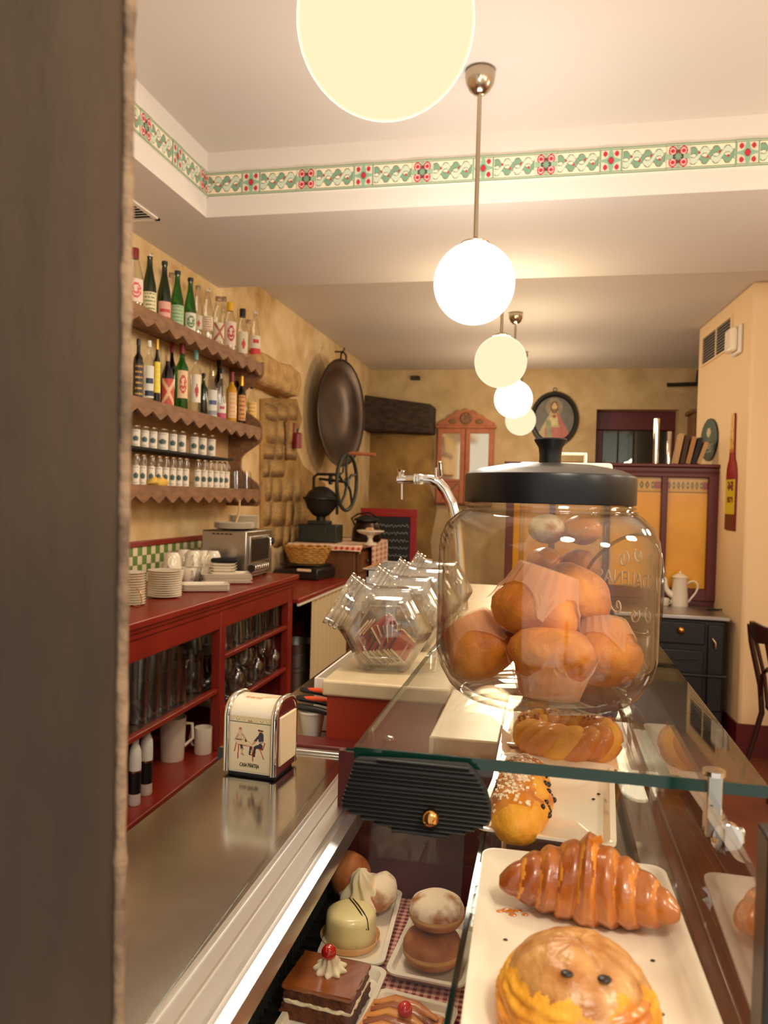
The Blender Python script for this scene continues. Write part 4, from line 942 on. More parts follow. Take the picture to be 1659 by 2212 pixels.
q = at(298, 1312, Z=ZB1); tag(obj('wire_clip', MB().tube([(0, 0, .006), (.02, .01, .003), (.026, .02, .02), (.018, .02, .06), (0, .02, .075)], .0022, 6), 'brass', None, (q.x-.02, q.y, ZB1), smooth=60), 'bent brass wire holder beside the pile of saucers', 'wire holder')
# coffee cups
def cupmesh(inv):
    pf = [(.022, 0), (.024, .003), (.032, .02), (.038, .055), (.039, .068), (.037, .068), (.035, .05), (.028, .016), (.001, .008)]
    if inv: pf = [(r, .068-z) for r, z in pf]
    return pf
cup0 = None
def cup(px, py, inv, z, rz, label, group, s_=1.0):
    p = at(px, py, Z=z); p = p if p.y < 3.9 else at(px, py, Y=3.9)
    t = thing('coffee_cup', label, 'cup', (p.x, p.y, z), rz, group); t.scale = (s_*1.115,)*3
    obj('body', MB().lathe(cupmesh(inv), n=22), 'ceramic', t, smooth=50)
    k = (lambda zz: .068-zz) if inv else (lambda zz: zz)
    obj('handle', MB().tube([(.036, 0, k(.058)), (.052, 0, k(.056)), (.058, 0, k(.04)), (.05, 0, k(.024)), (.032, 0, k(.018))], .0042, 8), 'ceramic', t, smooth=60)
    return t
Gc = 'white coffee cups on the bar'
for px, py, rz in ((378, 1262, 5.2), (407, 1258, 5.6), (430, 1252, 5.4), (448, 1247, 5.4), (392, 1250, 2.), (420, 1245, 2.)): cup(px, py, False, ZB1, rz, 'upright white coffee cup in the lower row behind the saucers', 'lower row of coffee cups on the bar', 1.05)
for px, py, rz in ((371, 1262, 4.9), (416, 1255, 5.2), (396, 1250, 3.8), (440, 1249, 5.0), (425, 1243, 2.), (459, 1244, 4.6)):
    p = at(px, py, Z=ZB1); o = cup(px, py, True, ZB1, rz, 'upturned white coffee cup balanced on the lower row of cups', 'upturned coffee cups on the bar', 1.12); o.location.z = ZB1+.0800
def plate_rect(w, d, h=.011, r=.012):
    b = MB(); N = 6
    def ring(hw, hd, rr, z):
        out = []
        for cx, cy_, a0 in ((hw-rr, hd-rr, 0), (-hw+rr, hd-rr, 90), (-hw+rr, -hd+rr, 180), (hw-rr, -hd+rr, 270)):
            for i in range(N+1): a = math.radians(a0+90*i/N); out.append((cx+rr*math.cos(a), cy_+rr*math.sin(a), z))
        return out
    rings = [ring(w/2*.78, d/2*.82, r*.8, 0), ring(w/2*.82, d/2*.86, r*.8, .001), ring(w/2, d/2, r, h*.82), ring(w/2, d/2, r, h), ring(w/2-.006, d/2-.006, r*.8, h), ring(w/2*.82, d/2*.86, r*.7, h*.36), ring(w/2*.3, d/2*.3, r*.3, h*.34)]
    n_ = len(rings[0]); vs = [v for g in rings for v in g]
    fs = [(k*n_+i, k*n_+(i+1) % n_, (k+1)*n_+(i+1) % n_, (k+1)*n_+i) for k in range(len(rings)-1) for i in range(n_)]
    fs += [tuple(range(n_-1, -1, -1)), tuple((len(rings)-1)*n_+i for i in range(n_))]
    return b.add(vs, fs)
pr1 = mesh('plate', plate_rect(.13, .20, .010), 'ceramic_plate', 40)
p = at(450, 1278, Z=ZB1); stack(4, (p.x-.03, p.y+.03), 'white rectangular plate in the low pile beside the saucers', 'low pile of rectangular plates', pr1, .0082, 'plate', 'plate', 1.115, rz=math.radians(-62))
p = at(500, 1262, Z=ZB1); stack(6, (p.x-.05, p.y+.04), 'long white rectangular plate in the pile between the low pile and the oven', 'long plates piled on the bar', pr1, .0085, 'plate', 'plate', 1.28, rz=math.radians(-62), jit=.006)
pr2 = mesh('plate', plate_rect(.115, .115, .014, .02), 'ceramic_plate', 40)
p = at(484, 1225, Y=3.87); stack(7, p, 'small square white plate in the tall pile before the oven', 'tall pile of square plates', pr2, .0152, 'plate', 'plate', 1.115, rz=.25, jit=.002)
b = MB().box(-.07, .07, -.05, .05, 0, .02); bb_ = obj('black_cloth', b, 'black_matte', None, (p.x+.0, p.y+.01, ZB1+.0152*7+.004), .3, bevel=.009, seg=3); tag(bb_, 'folded black cloth on the tall pile of square plates', 'cloth')
# red notice on the tiles
q = at(321, 1250, Z=ZB1); yq = q.y
def notice(u, v):
    if .14 < u < .48 and .2 < v < .72: return (236, 220, 206) if not (abs(u-.3) < .1 and .36 < v < .6) else (150, 130, 120)
    if .62 < u < .92 and .3 < v < .78: return (230, 210, 196) if v < .62 else (130, 96, 90)
    return (200, 22, 34)
t = thing('red_notice', 'small red card with two white squares leaning on the checked tiles', 'sign', (q.x, q.y, ZB1), math.radians(38))
obj('card', MB().box(-.042, .042, 0, .003, 0, .085), 'label_red', t); painted('print', 24, 24, lambda u, v: (-.042+.084*u, -.0006, .085*v), notice, parent=t)
# ---- toaster oven
pA, pB = at(530, 1240, Z=ZB1), at(437, 1238, Z=ZB1)
Yo = 4.01; Xo = at(533, 1148, Y=Yo).x
ov = thing('toaster_oven', 'steel toaster oven with a dark glass door on the end of the bar', 'oven', (Xo, Yo, ZB1))
wO, lO, hO = .262, .41, at(533, 1148, Y=Yo).z-ZB1
obj('body', MB().box(-wO, 0, 0, lO, .012, hO), 'brushed_steel', ov, bevel=.006)
for x in (-wO+.03, -.03):
    for y in (.04, lO-.04): obj('foot', MB().lathe([(.012, 0), (.014, .013)], (x, y, 0), 10), 'black_plastic', ov)
dr = obj('door', MB().box(0, .012, .03, lO-.08, .085, hO-.03), 'brushed_steel', ov, bevel=.003); obj('door_window', MB().box(.012, .014, .05, lO-.10, .10, hO-.045), 'black_plastic', dr)
obj('door_handle', MB().tube([(.014, lO-.13, hO-.04), (.035, lO-.13, hO-.05), (.035, lO-.115, .1), (.014, lO-.115, .095)], .005, 8), 'chrome', dr, smooth=60)
obj('knob', MB().lathe([(.02, 0), (.02, .014), (.016, .02)], mx=R('Y', 90), c=(0, lO-.03, hO-.07), n=18), 'black_plastic', ov, smooth=40)
for k in range(7): obj('toast_clip', MB().tube([(.005, .06+.033*k, .03), (.03, .065+.033*k, .05), (.03, .07+.033*k, .075), (.005, .072+.033*k, .08)], .0045, 6), 'chrome', ov, smooth=60)
obj('tray_front', MB().box(0, .006, .04, lO-.09, .025, .08), 'black_plastic', ov)
for k in range(5): obj('vent_slot', MB().box(-wO+.06+.025*k, -wO+.078+.025*k, -.001, .002, hO-.022, hO-.015), 'black_matte', ov)
zO = ZB1+hO
dp = mesh('dinner_plate', MB().lathe([(.05, 0), (.055, .001), (.085, .006), (.105, .013), (.104, .0145), (.08, .008), (.001, .004)], n=32), 'ceramic', 40)
p = at(502, 1138, Z=zO)
stack(5, (Xo-.12, Yo+.11), 'round white dinner plate in the wide pile on the oven', 'wide pile of dinner plates on the oven', dp, .0070, 'plate', 'dinner_plate', 1.09, zz=zO)
stack(9, (Xo-.13, Yo+.28), 'round white side plate in the taller pile at the back of the oven', 'taller pile of plates on the oven', dp, .0084, 'plate', 'side_plate', .87, zz=zO)
t = tag(obj('wooden_tongs', MB().tube([(0, 0, 0), (.01, .02, .06), (.012, .022, .13)], [.006, .008, .005], 8), 'cork', None, (Xo-.09, Yo+.06, zO+.04), smooth=60), 'pale wooden spatula standing on the plates over the oven', 'spatula')

# ---- second, lower bar
Z2 = 1.02; Y20, Y21 = 4.48, 5.72
b2_ = thing('lower_bar', 'lower dark red bar top with a cream curtain beneath', 'counter', (XB, Y20, 0))
obj('top', MB().box(DB, 0.0, 0, Y21-Y20, Z2-.03, Z2), 'red_paint', b2_, bevel=.006)
obj('edge_strip', MB().box(-.014, -.002, 0, Y21-Y20, Z2-.045, Z2-.03), 'white_plastic', b2_)
obj('side_panel', MB().box(DB, -.03, Y21-Y20-.03, Y21-Y20, 0, Z2-.03), 'red_paint', b2_); obj('back_panel', MB().box(DB, DB+.02, 0, Y21-Y20-.03, 0, Z2-.03), 'black_matte', b2_)
yc = at(680, 1300, X=XB).y; vs = []; NC = 60
for j, z in enumerate((.05, .4, .8, Z2-.045)):
    for i in range(NC+1):
        y = yc-Y20+(Y21-yc-.01)*i/NC; vs.append((-.02+.014*math.sin(i*.95+.3*math.sin(i*.4))*(1-.25*j/3), y, z))
obj('curtain', MB().add(vs, [(j*(NC+1)+i, j*(NC+1)+i+1, (j+1)*(NC+1)+i+1, (j+1)*(NC+1)+i) for j in range(3) for i in range(NC)]), 'curtain', b2_, smooth=80)
p = at(655, 1420, X=XB-.16); kg = thing('beer_keg', 'ribbed steel beer keg in the dark gap beside the curtain', 'keg', (XB-.2, p.y-.02, 0))
zk = at(655, 1412, X=XB-.1).z
obj('body', MB().lathe([(.15, .0), (.16, .02), (.16, zk-.32), (.17, zk-.31), (.17, zk-.29), (.16, zk-.28), (.16, zk-.14), (.17, zk-.13), (.17, zk-.11), (.16, zk-.1), (.16, zk-.02), (.13, zk)], n=32), 'brushed_steel', kg, smooth=30)
obj('collar', MB().shell([(.15, zk-.02), (.155, zk+.05), (.145, zk+.05), (.14, zk-.02)], n=28), 'brushed_steel', kg, smooth=40)
# scale and basket
p = at(668, 1246, Z=Z2); 
t = thing('kitchen_scale', 'black electronic kitchen scale under the wicker basket', 'scale', (p.x-.02, p.y-.06, Z2), math.radians(-8)); t.scale = (1.1,)*3
obj('body', MB().prism([(-.17, 0), (.17, 0), (.18, .02), (.16, .06), (-.14, .085), (-.17, .07)], 'x', -.15, .15, mx=R('Z', 90)), 'black_plastic', t, bevel=.01)
obj('platform', MB().box(-.14, .14, -.10, .16, .085, .095), 'black_plastic', t, bevel=.004)
obj('display', MB().box(.02, .12, -.162, -.10, .058, .074), 'paper', t, bevel=.002); 
p2_ = at(670, 1217, Z=Z2+.1); k = sz(1, p2_)
zb_ = Z2+.1056
bk_ = thing('wicker_basket', 'golden wicker basket with a braided rim on the scale', 'basket', (t.location.x, t.location.y+.06, zb_)); bk_.scale = (1.1,)*3
for j in range(7):
    f_ = j/6; rx_, ry2 = .115+.045*f_, .085+.03*f_
    obj('woven_strand', MB().tube([((rx_+.005*math.sin(i*PI/2+j*PI))*math.cos(i*2*PI/48), (ry2+.005*math.sin(i*PI/2+j*PI))*math.sin(i*2*PI/48), .008+.015*j) for i in range(48)], .0075, 6, closed=True), 'wicker', bk_, smooth=60)
obj('base', MB().lathe([(.11, 0), (.115, .008), (.001, .008)], n=24, sy=.76), 'wicker', bk_)
obj('braided_rim', MB().tube([(.164*math.cos(i*2*PI/48), .118*math.sin(i*2*PI/48), .112+.006*math.sin(i*PI/1.5)) for i in range(48)], .009, 6, closed=True), 'wicker', bk_, smooth=60)

# ============================================================ CORNER CABINET WITH THE GRINDER
ZC = 1.258; xc1 = -1.465; yc0 = 5.9; xc0 = -2.03; yc1 = 7.15
cb = thing('wooden_cabinet', 'old brown wooden cabinet in the corner, under the coffee grinder', 'cabinet', (xc0, yc0, 0))
cw, cl = xc1-xc0, yc1-yc0
obj('body', MB().box(0, cw, 0, cl, .08, ZC-.03), 'cabinet_wood', cb, bevel=.006)
obj('top', MB().box(-.01, cw+.02, -.02, cl, ZC-.03, ZC), 'cabinet_wood', cb, bevel=.006)
obj('plinth', MB().box(.02, cw-.02, .02, cl, 0, .08), 'dark_wood', cb)
for k in range(2):
    y0 = .06+k*(cl/2-.03); y1 = y0+cl/2-.09
    d_ = obj('drawer', MB().box(cw, cw+.014, y0, y1, ZC-.22, ZC-.06), 'cabinet_wood', cb, bevel=.004); obj('knob', MB().ell((cw+.025, (y0+y1)/2, ZC-.14), .016, 10, 8), 'dark_wood', d_, smooth=60)
    d_ = obj('door', MB().box(cw, cw+.014, y0, y1, .12, ZC-.25), 'cabinet_wood', cb, bevel=.004); obj('door_panel', MB().box(cw+.012, cw+.02, y0+.08, y1-.08, .2, ZC-.33), 'cabinet_wood', d_, bevel=.006)
# cloth
cl_ = MB(); nx_, ny_ = 14, 30; vs = []
def clz(x, y):
    if x > cw+.03: return ZC+.003-(x-cw-.03)*1.0
    if y < -.03: return ZC+.003-(-y-.03)
    return ZC+.004
for j in range(ny_+1):
    for i in range(nx_+1):
        x = .02+(cw+.03)*min(1, i/9); ovx = max(0, i-9)/5*.20*(1 if j > 12 else .12); y = -.05+(cl*.85)*j/ny_
        vs.append((x+.006*math.sin(j*1.3)*(ovx > 0), y, ZC+.004-ovx-.04*(j == 0)+.002*math.sin(i*2+j)))
tag(obj('gingham_cloth', cl_.add(vs, [(j*(nx_+1)+i, j*(nx_+1)+i+1, (j+1)*(nx_+1)+i+1, (j+1)*(nx_+1)+i) for j in range(ny_) for i in range(nx_)]), 'red_gingham_large', None, (xc0, yc0, 0), smooth=60), 'red and white gingham cloth hanging over the corner cabinet', 'cloth')
# coffee grinder
ZG = ZC+.007
g0 = at(697, 1166, Z=ZG); yg = yc0+.25; p = at(692, 1165, Y=yg); k = sz(1, p); 
gr = thing('coffee_grinder', 'antique cast-iron coffee grinder with a spoked flywheel on the corner cabinet', 'grinder', (p.x, yg, ZG))
obj('base', MB().box(-42*k, 42*k, -26*k, 30*k, 0, 38*k).box(-24*k, 20*k, -20*k, 20*k, 38*k, 46*k), 'iron_green', gr, bevel=.006)
obj('drawer_front', MB().box(-36*k, 20*k, -28*k, -26*k, 4*k, 34*k), 'iron_green', gr, bevel=.003)
obj('hopper', MB().lathe([(10*k, 46*k), (10*k, 54*k), (18*k, 58*k), (30*k, 72*k), (36*k, 90*k), (40*k, 92*k), (40*k, 96*k), (35*k, 97*k), (28*k, 108*k), (14*k, 118*k), (4*k, 120*k)], n=32), 'cast_iron', gr, smooth=40)
fr = obj('frame', MB().tube([(-18*k, 0, 112*k), (-18*k, 0, 140*k), (-10*k, 0, 146*k), (28*k, 0, 146*k), (34*k, 0, 140*k), (36*k, 0, 60*k)], 3.2*k, 8), 'cast_iron', gr, smooth=60)
obj('axle', MB().tube([(-6*k, 0, 136*k), (58*k, 0, 130*k)], 3*k, 8), 'cast_iron', gr); obj('gear', MB().lathe([(2*k, -3*k), (10*k, -3*k), (10*k, 3*k), (2*k, 3*k)], mx=R('Y', 90), c=(20*k, 0, 134*k), n=16), 'cast_iron', gr)
wc = Vector((56*k, 0, 130*k)); rw = 60*k
fwm = R('Z', -6)
whl = obj('flywheel', MB().tube([wc+fwm @ Vector((0, rw*math.cos(i*PI/24), rw*math.sin(i*PI/24))) for i in range(48)], 4.2*k, 8, closed=True), 'iron_green', gr, smooth=60)
for i in range(5):
    a = i*2*PI/5+.3; m_ = fwm @ Vector((0, rw*.5*math.cos(a+.25), rw*.5*math.sin(a+.25))); e_ = fwm @ Vector((0, rw*math.cos(a), rw*math.sin(a)))
    obj('spoke', MB().tube([wc, wc+m_, wc+e_], 3*k, 8), 'iron_green', whl, smooth=60)
obj('hub', MB().lathe([(9*k, -4*k), (9*k, 4*k)], mx=R('Y', 90), c=wc, n=16), 'iron_green', whl)
obj('crank_handle', MB().tube([wc+Vector((0, 0, rw)), wc+Vector((8*k, 0, rw+2*k)), wc+Vector((60*k, 0, rw))], [3*k, 4*k, 3.4*k], 8), 'pink_wood', whl, smooth=60)
# kettle and cake stand, basket lid
p = at(792, 1130, Y=yg+.35); k = sz(1, p)
kt = thing('copper_kettle', 'dark copper kettle with a domed lid behind the cake stand', 'kettle', (p.x, yg+.35, ZG))
obj('body', MB().lathe([(30*k, 0), (32*k, 3*k), (30*k, 26*k), (22*k, 44*k), (20*k, 46*k)], n=28), 'copper', kt, smooth=40)
obj('lid', MB().lathe([(28*k, 44*k), (28*k, 48*k), (14*k, 54*k), (.001, 58*k)], n=24), 'cast_iron', kt, smooth=40)
obj('handle', MB().tube([(-26*k, 0, 34*k), (-34*k, 0, 48*k), (-20*k, 0, 58*k), (6*k, 0, 62*k), (24*k, 0, 52*k)], 2.2*k, 6), 'cast_iron', kt, smooth=60)
p = at(800, 1162, Z=ZG); yk = yc0+.14; p = at(800, 1160, Y=yk); k = sz(1, p)
cs = thing('cake_stand', 'white pedestal cake stand on the gingham cloth', 'cake stand', (p.x, yk, ZG))
obj('stand', MB().lathe([(16*k, 0), (16*k, 2*k), (7*k, 6*k), (4.5*k, 12*k), (8*k, 20*k), (24*k, 25*k), (30*k, 29*k), (30*k, 31*k), (22*k, 29*k), (.001, 28*k)], n=28), 'ceramic', cs, smooth=40)
tag(obj('cake_piece', MB().prism([(-10*k, 0), (10*k, 0), (6*k, 8*k), (-6*k, 7*k)], 'y', -8*k, 8*k), 'cork', None, (p.x-2*k, yk, ZG+29.5*k), bevel=.004), 'small beige cake piece lying on the white cake stand', 'cake')
# chalkboard leaning behind
yb_ = yc0+.95; a, c_ = at(812, 1104, Y=yb_), at(884, 1225, Y=yb_)
cbx0, cbx1, cbz1 = a.x, c_.x, a.z
ck = thing('chalkboard_sign', 'black chalkboard in a red frame standing beside the corner cabinet', 'chalkboard', (cbx1-.24, yb_+.35, 0))
wch = .24
for nm, bx in (('frame', MB().box(-.30, wch, -.02, .02, cbz1-.055, cbz1+.02).box(wch-.06, wch, -.02, .02, .11, cbz1-.055).box(-.30, -.24, -.02, .02, .11, cbz1-.055).box(-.3, wch, -.02, .02, .05, .11)),): obj(nm, bx, 'red_frame', ck, bevel=.004)
sb = obj('board', MB().box(-.24, wch-.06, -.012, .01, .11, cbz1-.055), 'slate', ck)
random.seed(5)
for r_ in range(5):
    z = cbz1-.14-.07*r_; pts = [(-.12+.28*i/20+random.uniform(-.004, .004), -.014, z+.014*math.sin(i*2.4+r_)+random.uniform(-.006, .006)) for i in range(21)]
    obj('chalk_line', MB().tube(pts, .002, 4), 'chalk', sb)
# ============================================================ STEEL COUNTER AND ALUMINIUM RAIL
ZK = 1.17; xk0, xk1 = -.566, -.337; yk1 = 1.375
kt_ = thing('steel_counter', 'brushed stainless steel counter top beside the pastry case', 'counter', (xk0, .58, 0))
cwk = xk1-xk0
obj('worktop', MB().box(0, cwk, 0, yk1-.58, ZK-.03, ZK), 'steel_top', kt_, bevel=.003)
obj('body', MB().box(.02, cwk, .02, yk1-.60, 0, ZK-.03), 'brushed_steel', kt_)
obj('end_strip', MB().box(.0, cwk+.02, yk1-.58, yk1-.565, ZK-.02, ZK+.006), 'aluminium', kt_, bevel=.002)
# painted ledge behind the steel top
lg = thing('red_ledge', 'dark red moulded ledge at the end of the steel counter', 'ledge', (xk0-.02, yk1+.016, 0))
obj('ledge_board', MB().box(-.0, cwk+.06, .0, .055, ZK-.10, ZK+.012), 'maroon_paint', lg, bevel=.004)
obj('moulding', MB().box(-.0, cwk+.066, -.008, .0, ZK-.05, ZK+.004), 'maroon_paint', lg, bevel=.003)
obj('post', MB().box(cwk+.03, cwk+.066, .0, .056, ZK-.2, ZK+.014), 'maroon_paint', lg, bevel=.003)
obj('panel', MB().box(0, cwk+.06, .01, .05, 0, ZK-.10), 'maroon_paint', lg)
# second steel worktop beyond it
k2 = thing('rear_worktop', 'stainless steel worktop behind the red ledge, under the knives', 'worktop', (-.63, 1.45, 0))
obj('worktop', MB().box(0, .21, .0, 1.78, 1.115, 1.14), 'steel_top', k2, bevel=.003); obj('edge', MB().box(0, .21, -.006, 0, 1.10, 1.14), 'black_plastic', k2)
obj('body', MB().box(.01, .2, .01, 1.78, 0, 1.115), 'brushed_steel', k2)
# ---- cream stone block on an orange-red base
blk = thing('stone_topped_counter', 'orange-red counter with a thick cream stone top', 'counter', (-.415, 1.435, 0))
obj('stone_top', MB().box(0, .247, 0, 1.83, 1.264, 1.295), 'stone_top', blk, bevel=.005, seg=3)
obj('base', MB().box(.008, .24, .012, 1.82, 0, 1.264), 'orange_red_panel', blk)
ZW = 1.295

# ============================================================ NAPKIN DISPENSER
a_, b_ = at(489, 1671, Z=ZK), at(586, 1684, Z=ZK)
wN = .099; dN = .085; hN = .128
nd = thing('napkin_dispenser', 'chrome napkin dispenser with a cream printed front on the steel counter', 'napkin dispenser', ((a_.x+b_.x)/2+.001, (a_.y+b_.y)/2, ZK), math.atan2(b_.y-a_.y, b_.x-a_.x)-.02)
def ndprof(o=0.):   # outline of the arched body in y,z
    pts = [(0-o, .006)]
    for i in range(11):
        a = PI/2*i/10; pts.append((.034-(.034+o)*math.cos(a), hN-.03+(.03+o)*math.sin(a)))
    for i in range(11):
        a = PI/2*i/10; pts.append((dN-.034+(.034+o)*math.sin(a), hN-.03+(.03+o)*math.cos(a)))
    pts.append((dN+o, .006)); return pts
P_ = ndprof(); n = len(P_)
def strip(x0, x1, prof, mi=0):
    b = MB(); n_ = len(prof); b.add([(x0, y, z) for y, z in prof]+[(x1, y, z) for y, z in prof], [(i, i+1, n_+i+1, n_+i) for i in range(n_-1)]); return b
obj('cover_sheet', strip(-wN/2+.008, wN/2-.008, P_), 'ceramic', nd, smooth=60)
for s_ in (-1, 1):
    x = s_*(wN/2-.006); b = MB()
    b.tube([(x, y, z) for y, z in ndprof(.0)], .006, 10); obj('chrome_edge', b, 'chrome', nd, smooth=60)
    obj('side_plate', MB().prism(P_, 'x', x-.002*s_, x+.004*s_), 'maroon_paint', nd)
obj('foot', MB().box(-wN/2+.006, wN/2-.006, .008, dN-.006, 0, .008), 'black_plastic', nd)
obj('napkin_pack', MB().box(wN/2-.004, wN/2+.0012, .012, dN-.006, .018, hN-.026), 'paper', nd, bevel=.002)
# printed front: two seated drinkers at a table, border, lettering
def seg(x, y, x0, y0, x1, y1, w_):
    dx, dy = x1-x0, y1-y0; t_ = max(0, min(1, ((x-x0)*dx+(y-y0)*dy)/(dx*dx+dy*dy))); return math.hypot(x-x0-t_*dx, y-y0-t_*dy) < w_
RD, NV, SK, LN, DKc = (200, 84, 66), (58, 56, 70), (222, 164, 124), (206, 170, 130), (70, 40, 36)
def front(u, v):
    x, y = u*100, v*117.
    base = (250, 232, 194)
    if 103 < y < 105.5: return (108, 116, 92)
    if y >= 105.5:
        k_ = (x % 14)/14
        if 105.5 < y < 108 and math.hypot(x-50, (y-107)) < 6: return (196, 120, 96)
        if y < 111 and abs((x % 14)-7) < (y-105.0)*.8 and abs((x % 14)-7) > (y-106.4)*.8: return (96, 120, 104) if int(x/14) % 2 else (206, 168, 130)
        if y > 112 and abs((y-113.5)-1.5*math.sin(x*.7)) < .6: return (214, 200, 150)
        return (246, 228, 180)
    c = None
    if math.hypot((x-27)/4.2, (y-87)/5) < 1: c = SK if y < 89 else (170, 90, 60)
    if seg(x, y, 27, 80, 26, 68, 6): c = (236, 206, 166)
    if seg(x, y, 22, 76, 16, 66, 2.2) or seg(x, y, 32, 78, 40, 68, 2): c = LN
    if seg(x, y, 18, 66, 30, 66, 1.2): c = DKc
    if 31 < x < 36 and 62 < y < 70: c = (226, 200, 160)
    if 38 < x < 43 and 62 < y < 68: c = DKc
    if seg(x, y, 18, 62, 36, 62, 3.4) or seg(x, y, 22, 58, 54, 55, 3): c = (240, 214, 170)
    if seg(x, y, 40, 68, 56, 57, .7): c = LN
    if seg(x, y, 18, 58, 14, 40, 1.2) or seg(x, y, 24, 54, 22, 25, 1.4) or seg(x, y, 55, 54, 58, 23, 1.4) or seg(x, y, 22, 55, 55, 53, .9): c = RD
    if seg(x, y, 30, 53, 32, 46, 3): c = NV
    if seg(x, y, 32, 45, 32, 37, 2.4): c = (222, 190, 150)
    if seg(x, y, 31, 36, 35, 34, 1.6): c = (206, 150, 110)
    if math.hypot((x-74)/3.6, (y-85)/4.6) < 1: c = SK
    if seg(x, y, 70, 90, 79, 89, 1.8): c = (110, 50, 46)
    if seg(x, y, 76, 80, 76, 68, 6) or seg(x, y, 70, 76, 62, 66, 2.6): c = NV
    if seg(x, y, 72, 64, 82, 66, 1.4): c = (206, 186, 160)
    if seg(x, y, 62, 64, 58, 60, 2.2): c = SK
    if seg(x, y, 76, 57, 66, 54, 4) or seg(x, y, 74, 58, 76, 52, 4): c = (52, 48, 58)
    if seg(x, y, 62, 52, 60, 36, 3): c = (60, 36, 36)
    if seg(x, y, 52, 52, 50, 38, 2.2): c = (52, 46, 50)
    if seg(x, y, 50, 36, 54, 36, 1.4) or seg(x, y, 58, 34, 62, 33, 1.5): c = DKc
    if seg(x, y, 85, 64, 80, 49, 1.3) or seg(x, y, 80, 49, 70, 50, 1) or seg(x, y, 74, 50, 83, 30, 1.1): c = RD
    if seg(x, y, 46, 17.6, 54, 17.4, .7): c = (140, 110, 70)
    return c or base
obj_front = painted('printed_front', 100, 117, lambda u, v: (-wN/2+.010+(wN-.020)*u, -.0006, .009+(hN-.030-.009+.004)*v), front, parent=nd)
me = textmesh('CASA MARTIJA', .0088); 
me.materials.append(M['crumb_dark']); o = bpy.data.objects.new('lettering', me); COL.objects.link(o); o.parent = nd; o.location = (0, -.0008, .0165); o.rotation_euler = (PI/2, 0, 0); o.scale = (.62, 1.0, 1)
me2 = textmesh('CASA MARTIJA', .008); me2.materials.append(M['parchment']); o = bpy.data.objects.new('lettering', me2); COL.objects.link(o); o.parent = nd; o.location = (-.006, dN*.5-.014, hN+.0004); o.rotation_euler = (0, 0, PI*.98); o.scale = (.6, 1, 1)
for (x0, y0, x1, y1) in ((.006, .03, .03, .036), (.012, .036, .024, .05), (.03, .036, .036, .05)):
    obj('printed_line', MB().tube([(x0, y0, hN+.0004), (x1, y1, hN+.0004)], .0006, 4), 'parchment', nd)

# ============================================================ KNIVES IN A WHITE POT
p = at(686, 1590, Z=1.14)
t = thing('white_knife_pot', 'small tapering white plastic pot under the knife handles', 'pot', (-.47, 1.56, 1.14))
obj('pot', MB().lathe([(.018, 0), (.027, .055), (.029, .055), (.029, .058), (.025, .058), (.017, .004), (.001, .004)], n=24), 'white_plastic', t, smooth=40)
def knife(lab, y, z, grip, L_, ang, gm):
    kx = -.505
    t = thing('kitchen_knife', lab, 'knife', (kx, y, z), 0, 'knife handles by the stone-topped counter')
    obj('handle', MB().tube([(0, 0, 0), (.008, 0, -.0005), (.05, 0, -.004), (.085, 0, -.010)], [.006, .0085, .0085, .0075], 10, flat=.8), gm, t, smooth=60)
    if grip: obj('grip_inlay', MB().ell((.045, -.003, .001), (.036, .0058, .0058), 14, 8), 'orange_grip', t, smooth=60)
    obj('blade', MB().box(.08, .084, -.001, .001, -.016, .0), 'brushed_steel', t)
knife('black knife handle without inlay lying lowest across the white pot', 1.545, 1.208, False, .1, 0, 'black_plastic')
knife('black and orange knife handle just above the plain black one', 1.56, 1.222, True, .1, 0, 'black_plastic')
knife('black and orange knife handle lying topmost of the three', 1.585, 1.234, True, .1, 0, 'black_plastic')
tag(obj('white_tray', MB().box(-.005, .06, 0, .32, 0, .004).box(-.005, .0, 0, .32, 0, .115).box(.06, .065, 0, .32, 0, .115).box(0, .06, .315, .32, 0, .115).box(0, .06, 0, .005, 0, .115), 'white_plastic', None, (-.478, 1.61, 1.14), bevel=.003), 'white plastic bin standing behind the knife pot', 'bin')

# ============================================================ TILTED CANDY JARS
def candyjar(label, loc, s_=1.0):
    t = thing('candy_jar', label, 'jar', loc, math.radians(8), 'tilted faceted glass jars on the stone counter'); t.scale = (s_,)*3
    zc0 = .0825; Rh = .095; sq = R('X', 90) @ R('Z', 0)
    prof = [(.001, -.056), (.070, -.056), (.078, -.052), (Rh, -.032), (Rh, .032), (.078, .052), (.070, .056), (.001, .056)]
    body = MB().shell(prof, n=6, mx=T(0, 0, zc0) @ sq); body.shell([(max(.001, r*.95), z*.93) for r, z in prof], n=6, mx=T(0, 0, zc0) @ sq)
    obj('glass_body', body, 'glass_candy', t, bevel=.007, seg=3)
    ax = T(0, 0, zc0) @ R('Y', -60)
    nk = [(.062, .066), (.056, .082), (.054, .086), (.060, .089), (.060, .094), (.055, .096), (.060, .100), (.060, .105), (.055, .107), (.060, .111), (.061, .118), (.055, .118), (.051, .085), (.054, .068)]
    obj('screw_neck', MB().shell(nk, n=32, mx=ax), 'glass_candy', t, smooth=50)
    for s2 in (-1, 1): obj('pressed_ring', MB().tube([(.060*math.cos(i*PI/3), s2*.0565, zc0+.060*math.sin(i*PI/3)) for i in range(6)], .0028, 6, closed=True), 'glass_candy', t, smooth=60)
    for sx_ in (-.036, .036):
        for sy_ in (-.028, .028): obj('foot', MB().ell((sx_, sy_, .003), (.010, .012, .005), 12, 6), 'glass_candy', t, smooth=60)
    return t
JP = [(-.318, 1.57), (-.312, 1.80), (-.308, 2.04), (-.304, 2.30)]
